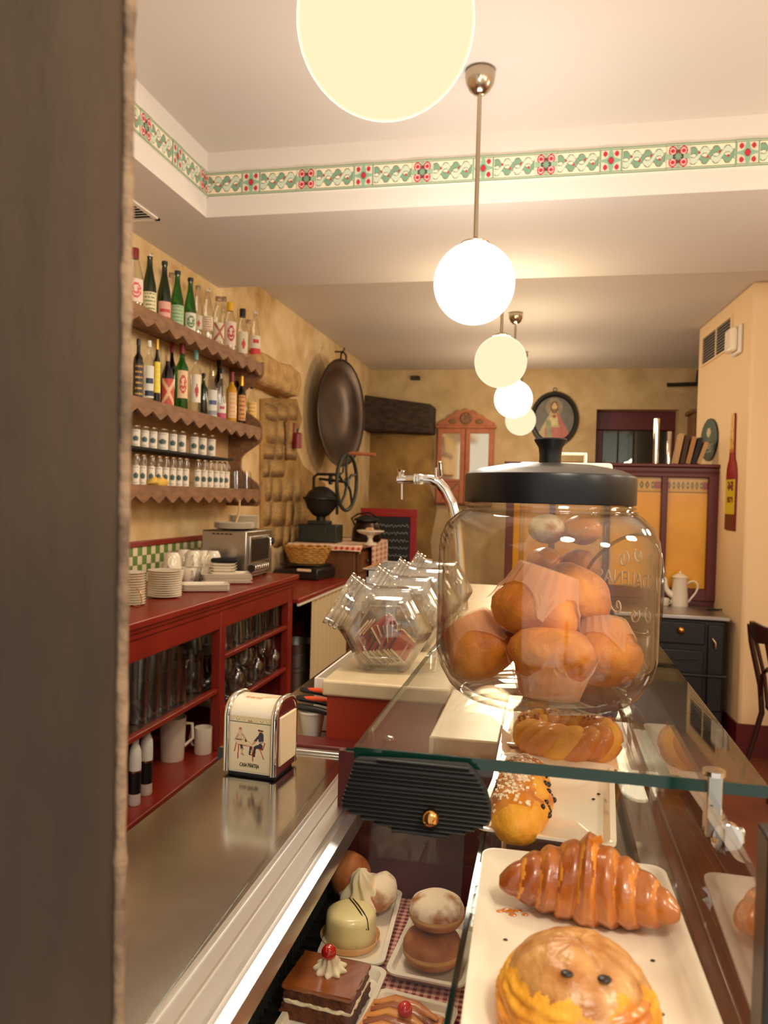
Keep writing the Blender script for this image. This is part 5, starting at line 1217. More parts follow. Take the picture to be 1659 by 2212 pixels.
for i, (x, y) in enumerate(JP):
    candyjar(['tilted glass candy jar full of red sachets at the end of the stone counter', 'tilted glass candy jar with dark sachets, second along the stone counter', 'tilted glass candy jar with pale sachets, third along the stone counter', 'empty tilted glass candy jar, last before the steel tray'][i], (x, y, ZW+.003))
pk = mesh('packet', MB().box(-.026, .026, -.0020, .0020, 0, .044).box(-.026, .026, -.0008, .0008, -.004, 0, 1).box(-.026, .026, -.0008, .0008, .044, .048, 1), ['packet_red', 'packet_cream'])
pk2 = mesh('packet', MB().box(-.026, .026, -.0020, .0020, 0, .044).box(-.026, .026, -.0008, .0008, -.004, 0, 1).box(-.026, .026, -.0008, .0008, .044, .048, 1), ['packet_dark', 'packet_cream'])
pkc = mesh('packet', MB().box(-.026, .026, -.0020, .0020, 0, .044), ['packet_cream'])
pkb = mesh('packet', MB().box(-.026, .026, -.0020, .0020, 0, .044), ['black_plastic'])
random.seed(11)
def packet(me, x, y, z, rot, lab, grp):
    o = bpy.data.objects.new('sugar_sachet', me); COL.objects.link(o); o.location = (x, y, z); o.rotation_euler = rot; tag(o, lab, 'sachet', grp)
x, y = JP[0]
for i in range(16):
    packet(pk2 if i % 3 else pk, x-.045+.0048*i, y-.010+.004*(i % 3), ZW+.020+.0008*i, (math.radians(6), math.radians(38), math.radians(64+random.uniform(-4, 4))), 'red sachet standing in the slanted row inside the nearest candy jar', 'row of red sachets in the candy jar')
for i in range(6):
    packet(pk, x-.015+.007*i, y-.016+.008*(i % 3), ZW+.066+.003*(i % 2), (math.radians(-25+8*i), math.radians(60+4*i), math.radians(30+20*i)), 'red sachet lying loose on top of the row in the candy jar', 'loose red sachets in the candy jar')
for i in range(3):
    packet(pk, x-.042+.005*i, y-.006+.010*i, ZW+.045, (math.radians(5), math.radians(-28), math.radians(70)), 'red sachet leaning on the neck side of the candy jar', 'red sachets at the neck of the jar')
for j, me in ((1, pkb), (2, pkc)):
    x, y = JP[j]
    for i in range(7): packet(me, x-.03+.010*i, y, ZW+.022, (math.radians(6), math.radians(34), math.radians(64)), 'dark sachet inside the second candy jar' if j == 1 else 'pale sachet inside the third candy jar', 'dark sachets in the second jar' if j == 1 else 'pale sachets in the third jar')
# steel tray beyond the jars
t = thing('steel_drip_tray', 'shallow stainless steel drip tray with a grid at the end of the counter', 'tray', (-.60, 3.48, 0)); 
obj('tray', MB().box(-.16, .2, -.2, .2, 1.29, 1.30).box(-.16, .2, -.2, -.19, 1.30, 1.335).box(-.16, .2, .19, .2, 1.30, 1.335).box(-.16, -.15, -.2, .2, 1.3, 1.335).box(.19, .2, -.2, .2, 1.3, 1.335), 'brushed_steel', t)
obj('rim', MB().tube([(-.17, -.21, 1.335), (.21, -.21, 1.335), (.21, .21, 1.335), (-.17, .21, 1.335)], .006, 6, closed=True), 'chrome', t)
for k in range(9): obj('grid_bar', MB().tube([(-.14+.04*k, -.19, 1.315), (-.14+.04*k, .19, 1.315)], .003, 5), 'brushed_steel', t)
obj('deck', MB().box(-.16, .2, -.2, .2, 1.24, 1.29), 'brushed_steel', t); obj('pedestal', MB().box(.10, .16, -.1, .1, 0, 1.24), 'brushed_steel', t)
# ---- draught tap
yt = 2.5
tp = thing('draught_tap', 'polished steel draught tap with a curved neck and a lever', 'tap', (-.30, yt, ZW))
def tq(px, py): q_ = at(px, py, Y=yt); return Vector((q_.x+.30, 0, q_.z-ZW))
obj('neck', MB().tube([Vector((tq(985, 1110).x+.03, 0, 0)), tq(985, 1120), tq(975, 1085), tq(962, 1060), tq(948, 1043), tq(933, 1036), tq(915, 1035)], [.019, .019, .0185, .0175, .0165, .0155, .015], 14), 'chrome', tp, smooth=60)
obj('spout', MB().tube([tq(915, 1035), tq(908, 1035), tq(905, 1035), tq(866, 1036), tq(858, 1037)], [.015, .018, .0135, .0135, .012], 14), 'chrome', tp, smooth=50)
for px in (908, 903, 897): q_ = tq(px, 1035); obj('ring', MB().tube([q_-Vector((.003, 0, 0)), q_+Vector((.003, 0, 0))], .0175, 14), 'chrome', tp)
obj('valve', MB().tube([tq(866, 1033), tq(866, 1020), tq(867, 1015)], [.012, .011, .016], 12), 'chrome', tp, smooth=50); obj('drip_pipe', MB().tube([tq(868, 1044), tq(868, 1079)], .0035, 8), 'chrome', tp)
lv_ = obj('lever', MB().tube([tq(942, 1030), tq(942, 1012), tq(948, 1012)], .005, 8), 'chrome', tp); obj('lever_plate', MB().box(-.006, .006, -.012, .012, 0, .05, mx=T(*tq(953, 1030)) @ R('Y', -8)), 'chrome', lv_, bevel=.003)

# ============================================================ PASTRY CASE
ZG_ = 1.43; gx0, gx1 = -.160, .177; gy0, gy1 = .66, 1.46; XP = .1315
case = thing('pastry_case', 'glass pastry display case with wooden rails and a ribbed black latch', 'display case', (0, gy0, 0))
CY = -gy0
def C(b, **k): b.v = [p+Vector((0, CY, 0)) for p in b.v]; return b
gt = obj('glass_top', C(MB().box(gx0, gx1, gy0+.002, gy1, ZG_-.010, ZG_)), 'glass_pane', case)
obj('glass_edge', C(MB().box(gx0, gx1, gy0, gy0+.002, ZG_-.0098, ZG_-.0002)), 'glass_edge', gt); obj('glass_edge', C(MB().box(gx0-.0008, gx0, gy0, gy1, ZG_-.009, ZG_-.001)), 'glass_shelf', gt); obj('glass_edge', C(MB().box(gx1, gx1+.0008, gy0, gy1, ZG_-.009, ZG_-.001)), 'glass_shelf', gt)
# slanting end pane
e0, e1 = at(748, 1574, Y=.685), at(312, 2212, Y=.62); zt5 = ZG_-.0105; xr5 = -.062
def quad_slab(pts, th):
    pts = [Vector(p) for p in pts]; n_ = (pts[1]-pts[0]).cross(pts[2]-pts[0]).normalized()*th; k_ = len(pts)
    return MB().add(pts+[p+n_ for p in pts], [tuple(range(k_)), tuple(range(2*k_-1, k_-1, -1))]+[(i, (i+1) % k_, k_+(i+1) % k_, k_+i) for i in range(k_)])
zl5 = max(e1.z, ZK+.012); kk = (zt5-zl5)/(zt5-e1.z); eb = Vector((e0.x, .685, zt5)).lerp(e1, kk)
ed = obj('wing_pane', C(quad_slab([(e0.x, .685, zt5), (xr5, .685, zt5), (xr5, eb.y, zl5), tuple(eb)], .004)), 'glass_wing', case)
obj('pane_edge', C(MB().tube([(e0.x, .685, zt5), tuple(eb)], .0015, 4)), 'glass_shelf', ed); obj('pane_edge', C(MB().tube([(e0.x, .687, zt5-.002), (.128, .687, zt5-.002)], .002, 4)), 'glass_edge_dark', ed)
# customer-side pane, post and wooden rails
obj('side_pane', C(MB().box(XP, XP+.005, .505, gy1, 1.255, ZG_-.0105)), 'glass_side', case)
obj('post', C(MB().box(XP-.002, XP+.016, .478, .504, 1.02, ZG_+.03)), 'black_plastic', case, bevel=.002)
obj('wooden_rail', C(MB().box(.108, .160, .45, gy1, 1.18, 1.255)), 'case_wood', case, bevel=.004); obj('wooden_rail', C(MB().box(.060, .105, .45, gy1, 1.195, 1.245)), 'case_wood', case, bevel=.004)
# glass shelf
ZH = 1.30
sh = obj('glass_shelf', C(MB().box(-.054, .127, .44, gy1-.05, ZH-.008, ZH)), 'glass_shelf', case); obj('shelf_edge', C(MB().box(-.0575, -.054, .44, gy1-.05, ZH-.0085, ZH)), 'glass_edge_dark', sh)
for x in (-.045, .115):
    obj('shelf_support', C(MB().lathe([(.004, 1.06), (.004, ZH-.008)], c=(x, 1.08, 0), n=10)), 'chrome', case)
    obj('shelf_support', C(MB().lathe([(.004, 1.06), (.004, ZH-.008)], c=(x, 1.38, 0), n=10)), 'chrome', case)
# steel clamp at the right corner
cl0 = obj('glass_clamp', C(MB().box(.131, .143, .655, .672, 1.385, ZG_+.006).box(.131, .162, .66, .668, 1.385, 1.393)), 'brushed_steel', case, bevel=.002)
obj('clamp_screw', C(MB().lathe([(.0125, -.004), (.0125, .004), (.010, .006)], n=20, mx=R('X', 90), c=(.146, .653, 1.388))), 'chrome', cl0, smooth=40); obj('clamp_screw', C(MB().lathe([(.009, 0), (.009, .004)], n=16, c=(.137, .663, ZG_+.004))), 'chrome', cl0)
# black ribbed latch with brass knob
yq_ = .648; ol = [(765, 1640), (880, 1645), (1008, 1655), (1030, 1675), (1050, 1710), (1060, 1745), (1060, 1775), (1050, 1788), (1000, 1806), (930, 1813), (860, 1800), (790, 1775), (740, 1750), (733, 1738), (745, 1700)]
op_ = [(at(x, y, Y=yq_).x, at(x, y, Y=yq_).z) for x, y in ol]
lt = obj('ribbed_latch', C(MB().prism(op_, 'y', yq_+.001, yq_+.012)), 'black_matte', case, bevel=.003)
zmin, zmax = min(z for x, z in op_), max(z for x, z in op_)
for k in range(17):
    z = zmin+.0035+(zmax-zmin-.006)*k/16; xs_ = []
    for (xa, za), (xb, zb2) in zip(op_, op_[1:]+op_[:1]):
        if (za-z)*(zb2-z) < 0: xs_.append(xa+(xb-xa)*(z-za)/(zb2-za))
    if len(xs_) >= 2: obj('rib', C(MB().tube([(min(xs_)+.001, yq_+.0008, z), (max(xs_)-.001, yq_+.0008, z)], .0013, 6)), 'black_plastic', lt, smooth=60)
q = at(930, 1766, Y=yq_-.008); obj('brass_knob', C(MB().ell((q.x, yq_-.008, q.z), .0075, 20, 14)), 'brass', lt, smooth=80)
for px, py in ((836, 1596),):
    q = at(px, py, Z=ZG_); obj('glass_button', C(MB().lathe([(.006, 0), (.005, .002), (.001, .003)], n=16, c=(q.x, q.y, ZG_))), 'glass_clear', gt, smooth=40)
# aluminium sliding rail along the steel counter
rp_ = [(-.337, 1.150), (-.337, 1.174), (-.3355, 1.1765), (-.333, 1.1765), (-.3315, 1.1725), (-.318, 1.1725), (-.3165, 1.1755), (-.3125, 1.1755), (-.311, 1.1725), (-.307, 1.1725), (-.3055, 1.1765), (-.2885, 1.1765), (-.287, 1.1695), (-.2795, 1.1695), (-.278, 1.1745), (-.2655, 1.172), (-.262, 1.160), (-.262, 1.150)]
obj('sliding_rail', C(MB().prism(rp_, 'y', .56, 1.385)), 'aluminium', case, smooth=20)
# lower well
ZL = 1.05
obj('well_floor', C(MB().box(-.31, .16, .56, 1.145, ZL-.03, ZL)), 'black_matte', case)
gr_ = obj('grille', C(MB().box(-.306, -.302, .56, 1.14, ZL, 1.150)), 'black_plastic', case)
gsl = mesh('grille_slat', MB().box(0, .004, 0, .004, .008, .075), 'iron_green')
for k in range(44): obj('grille_slat', gsl, None, gr_, (-.302, .57+.0128*k+CY, ZL))
obj('gutter_rib', C(MB().box(-.300, -.268, .56, 1.14, ZL, ZL+.006)), 'black_plastic', case)
for k in range(26): obj('gutter_bar', MB().box(-.297, -.270, 0, .007, .006, .011) if k == 0 else gb, 'black_plastic', gr_, (0, .57+.022*k+CY, ZL)) if k == 0 else None
gb = mesh('gutter_bar', MB().box(-.297, -.270, 0, .007, .006, .011), 'stove_black')
for k in range(1, 26): obj('gutter_bar', gb, None, gr_, (0, .57+.022*k+CY, ZL))
obj('end_panel', C(MB().box(-.30, .16, 1.14, 1.155, ZL, 1.262)), 'maroon_panel', case)
obj('end_glass', C(MB().box(-.262, -.062, 1.120, 1.124, 1.115, 1.262)), 'glass_shelf', case)
obj('base', C(MB().box(-.335, .165, .56, 1.42, 0, ZL-.03)), 'maroon_paint', case)
obj('rear_deck', C(MB().box(-.165, -.06, 1.16, 1.46, 1.262, 1.29)), 'stone_top', case, bevel=.003)
obj('case_floor', C(MB().box(-.06, .108, 1.155, 1.46, 1.15, 1.17)), 'case_wood', case)
cloth = tag(obj('gingham_mat', MB().box(-.262, .05, .57, 1.135, ZL, ZL+.0015), 'red_gingham', None), 'fine red and white gingham mat under the small plates', 'mat')
# ============================================================ PLATES AND PASTRIES
def plate_thing(label, cx, cy_, z, w_, d, rz, h=.014, group=None, name='plate', r=.014):
    o = obj(name, plate_rect(w_, d, h, r), 'ceramic_plate', None, (cx, cy_, z), rz, smooth=45)
    return tag(o, label, 'plate', group)
plate_thing('large white rectangular plate under the croissant on the glass shelf', .036, .60, ZH, .166, .30, math.radians(1.5), .016)
plate_thing('white rectangular plate under the sugared brioche on the glass shelf', .014, .915, ZH, .142, .25, math.radians(-4), .014)
plate_thing('white plate under the braided pastry at the back of the glass shelf', .028, 1.165, ZH, .16, .17, math.radians(-2), .014)
zc_ = ZL+.0015
plate_thing('white plate under the cream puff and the iced cake', -.232, 1.035, zc_, .088, .19, math.radians(3), .014)
plate_thing('white plate under the cherry-topped chocolate slice', -.228, .84, zc_, .095, .20, math.radians(-3), .014)
plate_thing('white plate under the two stacked doughnuts', -.125, 1.0, zc_, .10, .15, math.radians(-4), .014)
plate_thing('white plate under the fruit tart by the chocolate slice', -.140, .835, zc_, .10, .13, math.radians(-8), .010)
ps = ZH+.0055                                    # inside level of the shelf plates

def loft(path, fn, n, ccap=True):
    """path: list of (point, tangent-frame right, up); fn(t,theta)->radius"""
    vs = []; L_ = len(path)
    for k, (p, rr, uu) in enumerate(path):
        for i in range(n):
            a = 2*PI*i/n; vs.append(p+(rr*math.cos(a)+uu*math.sin(a))*fn(k/(L_-1), a))
    fs = [(k*n+i, k*n+(i+1) % n, (k+1)*n+(i+1) % n, (k+1)*n+i) for k in range(L_-1) for i in range(n)]+[tuple(range(n-1, -1, -1)), tuple((L_-1)*n+i for i in range(n))]
    return MB().add(vs, fs)
def lump(s_):
    def f(q, a, k): return q*(1+.06*noise.noise(q*2.3+Vector((s_, 0, 0))))
    return f
# ---- croissant: rolled layers along a shallow arc
def make_croissant():
    NS = 150; path = []; Lc = .150
    for k in range(NS):
        t_ = k/(NS-1); s_ = 2*t_-1; x = Lc/2*s_; y = -.020*s_*s_+.004; p = Vector((x, y, 0))
        d = Vector((1, -.08*s_*2, 0)).normalized(); path.append((p, Vector((0, 0, 1)).cross(d)*-1, Vector((0, 0, 1))))
    steps = [0, .10, .21, .32, .43, .57, .68, .79, .90, 1.0]
    def rad(t_, a):
        s_ = abs(2*t_-1); tw = t_+.022*math.sin(a+.6)*(1 if t_ > .5 else -1)
        base = .0045+.0285*max(0., 1-s_**1.7)**.8
        for j in range(9):
            if steps[j] <= tw < steps[j+1]:
                f_ = (tw-steps[j])/(steps[j+1]-steps[j]); f_ = f_ if tw < .5 else 1-f_
                ridge = .84+.19*math.sin(PI*min(1, .12+.80*f_**.75)); break
        else: ridge = .95
        pk_ = 1+.22*math.exp(-((t_-.5)/.09)**2)*max(0, math.sin(a))
        return base*ridge*pk_*(.93 if math.sin(a) < -.5 else 1)*(1+.012*math.sin((tw*9*9))*(base > .01)+.05*noise.noise(Vector((t_*5, math.cos(a), math.sin(a)+9)))+.03*noise.noise(Vector((t_*14, math.cos(a)*2, math.sin(a)*2))))
    b = loft(path, rad, 40)
    for i, p in enumerate(b.v): p.z = max(p.z, -.0225)*.98+.0225
    steps_ = steps
    b2 = MB(); b2.v = b.v; b2.f = b.f; ms = []
    for k in range(NS-1):
        t_ = (k+.5)/(NS-1)
        for i in range(40):
            a = 2*PI*(i+.5)/40; tw = t_+.022*math.sin(a+.6)*(1 if t_ > .5 else -1); dmin = min(abs(tw-s_) for s_ in steps_[1:-1])
            pos = [(tw-s_)*(1 if t_ < .5 else -1) for s_ in steps_[1:-1]]
            near = any(0 <= q_ < .022*(.75+1.3*noise.noise(Vector((t_*9, math.cos(a)*2.2, math.sin(a)*2.2)))) for q_ in pos)
            ms.append(1 if near else 0)
    b2.m = ms+[0, 0]; return b2
q = at(1268, 1978, Z=ps); CRX, CRY = q.x, q.y
t = thing('croissant', 'glossy golden brown croissant on the large white plate', 'croissant', (CRX, CRY, ps), math.radians(-7)); t.scale = (.95, 1.05, 1.05)
obj('body', make_croissant(), ['pastry_brown', 'pastry_gold'], t, smooth=75)
obj('loose_flake', MB().add([(0, 0, 0), (.012, .003, .002), (.010, .0, .009), (-.004, -.001, .003)], [(0, 1, 2, 3)]), 'pastry_gold', t, (.000, -.002, .058))
b = MB(); random.seed(2)
for (x, y, r_) in ((0, 0, .006), (.008, .002, .004), (-.007, -.003, .003), (.014, -.003, .003), (.004, -.006, .0035)): b.lathe([(r_, .0), (r_*.8, .0008), (.0005, .001)], c=(x, y, 0), n=12, sy=.6)
pbr('syrup', (196, 116, 30), .1, coat=.8); tag(obj('syrup_spill', b, 'syrup', None, (-.022, .655, ps+.0006), smooth=60), 'small spill of amber syrup on the plate beside the croissant', 'syrup')
# ---- glazed dome bun on a flaky base with chocolate drops
q = at(1246, 2165, Z=ps+.016); bx, by = q.x, q.y
pf = [(.046, 0), (.060, .003), (.066, .009), (.064, .015), (.067, .020), (.063, .026), (.064, .031), (.060, .036), (.060, .040), (.056, .044), (.052, .050), (.046, .055), (.036, .062), (.024, .067), (.012, .0695), (.0005, .0705)]
def pfi(t_):
    x = t_*(len(pf)-1); i = min(int(x), len(pf)-2); f_ = x-i; return (pf[i][0]*(1-f_)+pf[i+1][0]*f_, pf[i][1]*(1-f_)+pf[i+1][1]*f_)
bn = thing('glazed_bun', 'big glazed flaky bun with dark chocolate drops on the large plate', 'bun', (bx, by, ps), 0.3)
NR, NA2 = 64, 150; vs = []; ms = []; fs = []
def lay(a, z): return noise.noise(Vector((math.cos(a)*1.3, math.sin(a)*1.3, z*18)))
for k in range(NR+1):
    r0, z0 = pfi(k/NR)
    for i in range(NA2):
        a = 2*PI*i/NA2; w_ = min(1, max(0, (.050-z0)/.018))
        rid = w_*(.0022*abs(math.sin(z0*420+3.2*lay(a, z0)+1.6*math.sin(a*2)))+.0016*noise.noise(Vector((math.cos(a)*9, math.sin(a)*9, z0*160))))
        lump_ = .0022*noise.noise(Vector((math.cos(a)*3, math.sin(a)*3, z0*40+r0*30)))
        r_ = max(.0004, r0+rid+lump_*min(1, r0/.02)); vs.append((r_*math.cos(a), r_*math.sin(a), z0+lump_*.6))
for k in range(NR):
    for i in range(NA2):
        fs.append((k*NA2+i, k*NA2+(i+1) % NA2, (k+1)*NA2+(i+1) % NA2, (k+1)*NA2+i)); a = 2*PI*i/NA2; z0 = pfi((k+.5)/NR)[1]
        g_ = z0+.013*noise.noise(Vector((math.cos(a)*2.2, math.sin(a)*2.2, 7)))+.006*noise.noise(Vector((math.cos(a)*9, math.sin(a)*9, z0*60)))
        ms.append(1 if g_ > .047 else (2 if lay(a*1.0, z0*2) > .16 else 0))
b = MB().add(vs, fs+[tuple(range(NA2-1, -1, -1))]); b.m = ms+[0]
obj('body', b, ['pastry_yellow', 'glaze', 'pastry_gold'], bn, smooth=75)
def ztop(r_):
    for (r0, z0), (r1, z1) in zip(pf[9:], pf[10:]):
        if r1 <= r_ <= r0: return z0+(z1-z0)*(r0-r_)/(r0-r1)
    return .03
for (dx, dy, r_) in ((-.010, -.036, .0048), (.019, -.034, .0052), (-.016, -.0545, .006)):
    z = ztop(math.hypot(dx, dy))+.0012
    obj('chocolate_drop', MB().ell((dx, dy, z), (r_*1.1, r_, r_*.35), 12, 8, fn=lump(r_*900)), 'chocolate', bn, smooth=70)
bn.rotation_euler = (0, 0, .0); bn.scale = (.78, .78, .82)
for (px, py) in ((1410, 2077), (1430, 2193), (1090, 2108), (1092, 2032)):
    q = at(px, py, Z=ps); tag(obj('pastry_crumb', MB().ell((0, 0, .0008), (.002, .0012, .0009), 6, 4), 'crumb_dark', None, (q.x, q.y, ps)), 'tiny brown crumb on the large white plate', 'crumb', 'crumbs on the large plate')
# ---- sugared chocolate-chip brioche
q0 = at(1128, 1790, Z=ps); NB = 60; path = []
for k in range(NB):
    t_ = k/(NB-1); path.append((Vector((0, -.105+.21*t_, 0)), Vector((1, 0, 0)), Vector((0, 0, 1))))
def brr(t_, a):
    e = max(.0, 1-abs(2*t_-1)**3.2)**.55
    return (.004+.027*e)*(1+.13*noise.noise(Vector((math.cos(a)*1.5, math.sin(a)*1.5, t_*9)))+.05*math.sin(t_*30+a))
b = loft(path, brr, 32)
for p in b.v: p.z = max(p.z*.86, -.014)+.014
qf, qb = at(1128, 1838, Z=ps), at(1128, 1665, Z=ps)
br = thing('chocolate_chip_brioche', 'long golden brioche with sugar grains and chocolate chips', 'pastry', ((qf.x+qb.x)/2, qf.y+.105, ps), math.radians(-2))
me_b = b; ms = []
for f_ in b.f:
    c_ = sum((b.v[i] for i in f_), Vector())/len(f_); ms.append(1 if (c_.y < -.078+.012*noise.noise(c_*90) or c_.z < .012 or (c_.x > .014 and noise.noise(c_*40) > -.1)) else 0)
b.m = ms; obj('body', b, ['pastry_gold', 'pastry_yellow'], br, smooth=70)
random.seed(4); sg = MB()
def brpt(t_, a): r_ = brr(t_, a); return Vector((math.cos(a)*r_, -.105+.21*t_, max(math.sin(a)*r_*.86, -.014)+.014))
for i in range(230):
    t_ = random.uniform(.15, .95); a = random.gauss(PI*.62, .42); p = brpt(t_, a); s_ = random.uniform(.0009, .0019)
    sg.box(-s_, s_, -s_, s_, -s_*.7, s_*.7, mx=T(*p) @ Matrix.Rotation(random.uniform(0, 3), 4, 'X') @ Matrix.Rotation(random.uniform(0, 3), 4, 'Z'))
o = obj('pearl_sugar', sg, 'sugar', br); o['kind'] = 'stuff'
for i in range(22):
    t_ = random.uniform(.05, .95); a = random.choice((random.uniform(.1, .9), random.uniform(.0, .7), random.uniform(2.6, 3.2))); p = brpt(t_, a)
    obj('chocolate_chip', MB().ell(p, (random.uniform(.002, .004), random.uniform(.0025, .005), .003), 8, 6), 'chocolate', br, smooth=60)
for (px, py) in ((1317, 1832), (1282, 1728), (1293, 1717), (1322, 1840)):
    q = at(px, py, Z=ps); tag(obj('chocolate_crumb', MB().ell((0, 0, .001), (.0022, .0014, .0012), 6, 4), 'chocolate', None, (q.x, q.y, ps)), 'dark chocolate crumb on the plate of the brioche', 'crumb', 'chocolate crumbs on the brioche plate')
# ---- braided ring with its paper
q0 = at(1222, 1625, Z=ps)
bd = thing('braided_ring_pastry', 'glazed braided pastry ring sprinkled with nuts', 'pastry', (at(1222, 1625, Z=ps).x, at(1222, 1628, Z=ps).y, ps), 0)
for s_ in range(3):
    pts = []; rr_ = []
    for i in range(72):
        a = 2*PI*i/72; w_ = 2*PI*s_/3+a*5; R0 = 1+.16*math.cos(w_)
        pts.append((.052*R0*math.cos(a), .038*R0*math.sin(a), .024+.011*math.sin(w_))); rr_.append(.0155+.002*math.sin(a*3+s_))
    obj('braid_strand', MB().tube(pts, rr_, 12, closed=True), ['pastry_gold', 'pastry_yellow', 'pastry_gold'][s_], bd, smooth=70)
random.seed(9); nt_ = MB()
for i in range(120):
    a = random.uniform(.2, PI*1.1); R0 = 1+random.uniform(-.25, .25); s_ = random.uniform(.0012, .0022); nt_.box(-s_, s_, -s_, s_, -s_, s_, mx=T(.052*R0*math.cos(a), .038*R0*math.sin(a), .046+random.uniform(-.003, .004)) @ Matrix.Rotation(random.uniform(0, 3), 4, 'Y'))
o = obj('chopped_nuts', nt_, 'donut_brown', bd); o['kind'] = 'stuff'
tag(obj('baking_paper', MB().add([(-.07, -.05, .0015), (.07, -.05, .0015), (.07, .05, .0015), (-.07, .05, .0015), (-.085, .03, .02), (-.08, -.045, .012)], [(0, 1, 2, 3), (0, 3, 4, 5)]), 'paper', None, (.03, at(1222, 1628, Z=ps).y, ps)), 'sheet of white baking paper under the braided pastry', 'paper')
# ---- tub and things farther back on the shelf
tb = thing('grey_plastic_tub', 'blue-grey plastic tub standing at the back of the glass shelf', 'tub', (.085, 1.33, ZH))
obj('tub', MB().box(-.035, .035, -.055, .055, 0, .07), 'grey_tub', tb, bevel=.016, seg=4); obj('rim', MB().box(-.038, .038, -.058, .058, .062, .07), 'grey_tub', tb, bevel=.003)
# ---- cream puff
cu = at(762, 1955, Z=zc_+.03)
pf_ = thing('cream_puff', 'split cream puff dusted with sugar, piped full of cream', 'cream puff', (-.243, 1.083, zc_+.006)); pf_.scale = (1.1, 1.1, 1.1)
obj('lower_shell', MB().ell((.006, -.004, .022), (.038, .034, .022), 24, 14, fn=lump(1)), 'icing_sugar', pf_, smooth=70)
obj('upper_shell', MB().ell((-.020, .008, .036), (.027, .032, .030), 24, 14, fn=lump(4), mx=R('Y', -28)), 'donut_brown', pf_, smooth=70)
obj('sugared_half', MB().ell((.026, -.006, .030), (.019, .026, .021), 22, 12, fn=lump(7), mx=R('Y', 20)), 'icing_sugar', pf_, smooth=70)
def swirl(r0, h, lobes, twist, n=64, m=22):
    vs = []
    for k in range(m+1):
        t_ = k/m; rr_ = r0*(1-t_)**.72*(1+.12*math.sin(t_*PI*3.2)) if t_ < 1 else .0004
        for i in range(n):
            a = 2*PI*i/n; r_ = rr_*(1+.16*math.cos(lobes*a+twist*t_)); vs.append((r_*math.cos(a), r_*math.sin(a), h*t_))
    return MB().add(vs, [(k*n+i, k*n+(i+1) % n, (k+1)*n+(i+1) % n, (k+1)*n+i) for k in range(m) for i in range(n)]+[tuple(range(n-1, -1, -1))])
obj('cream_swirl', swirl(.026, .052, 7, 5.0).xf(T(.004, -.016, .022) @ R('X', 24)), 'cream', pf_, smooth=70)
# ---- iced white cake
ic = thing('iced_white_cake', 'small round cake coated in white chocolate with dark stripes', 'cake', (-.240, .997, zc_+.006))
obj('coating', MB().lathe([(.033, 0), (.034, .004), (.0335, .034), (.031, .040), (.026, .0425), (.001, .0430)], n=36, fn=lambda q, a, k: q*(1+.018*math.sin(a*7)*(k < 3))), 'white_chocolate', ic, smooth=50)
for d_ in (-.003, .002): obj('chocolate_stripe', MB().tube([(-.006+d_, .026, .0432), (.006+d_, .010, .0440), (.017+d_, -.006, .0437), (.024+d_, -.016, .0415), (.0285+d_*.6, -.022, .030)], .0007, 5), 'chocolate', ic, smooth=60)
obj('paper_base', MB().lathe([(.036, 0), (.040, .010), (.0395, .010), (.0355, .001)], n=40, fn=lambda q, a, k: q*(1+.02*math.sin(a*20))), 'parchment', ic, smooth=40)
# ---- chocolate slice
slc = thing('chocolate_slice', 'layered chocolate sponge slice with caramel glaze', 'cake', (-.233, .862, zc_+.006), math.radians(-5))
def rough_box(x0, x1, y0, y1, z0, z1, amp, seed, nxy=14):
    b = MB(); vs = []; fs = []
    bm = bmesh.new(); bmesh.ops.create_cube(bm, size=1); bmesh.ops.subdivide_edges(bm, edges=bm.edges, cuts=nxy, use_grid_fill=True)
    for v in bm.verts:
        p = Vector((x0+(v.co.x+.5)*(x1-x0), y0+(v.co.y+.5)*(y1-y0), z0+(v.co.z+.5)*(z1-z0))); n_ = noise.noise(p*260+Vector((seed, 0, 0)))*amp; out = Vector((v.co.x*abs(v.co.x)*4, v.co.y*abs(v.co.y)*4, .4*v.co.z)); v.co = p+out*n_
    bm.verts.index_update(); vs = [v.co.copy() for v in bm.verts]; fs = [tuple(v.index for v in f_.verts) for f_ in bm.faces]; bm.free(); return b.add(vs, fs)
hw_, hd_ = .041, .034
obj('bottom_sponge', rough_box(-hw_-.002, hw_, -hd_-.002, hd_, 0, .016, .0022, 1), 'sponge', slc); obj('cream_layer', rough_box(-hw_+.001, hw_-.001, -hd_+.001, hd_-.001, .016, .0215, .002, 2), 'cream', slc)
obj('top_sponge', rough_box(-hw_, hw_-.001, -hd_, hd_-.001, .0215, .034, .0022, 3), 'sponge', slc); obj('caramel_glaze', rough_box(-hw_-.001, hw_, -hd_-.001, hd_, .033, .0385, .0014, 4), 'caramel', slc, smooth=60)
obj('cream_rosette', swirl(.0175, .020, 9, 2.2).xf(T(.000, .008, .0380)), 'cream', slc, smooth=70)
tag(obj('cherry', MB().ell((0, 0, 0), (.009, .009, .0085), 20, 14), 'cherry', None, (-.234, .868, zc_+.006+.0380+.0215), smooth=80), 'shiny red cherry on the cream of the chocolate slice', 'cherry')
for (px, py) in ((612, 2195), (690, 2205)): 
    q = at(px, py, Z=zc_+.006); tag(obj('cake_crumb', MB().ell((0, 0, .001), (.002, .0016, .001), 6, 4), 'sponge', None, (q.x, q.y, zc_+.006)), 'small brown crumb beside the chocolate slice', 'crumb', 'crumbs by the chocolate slice')
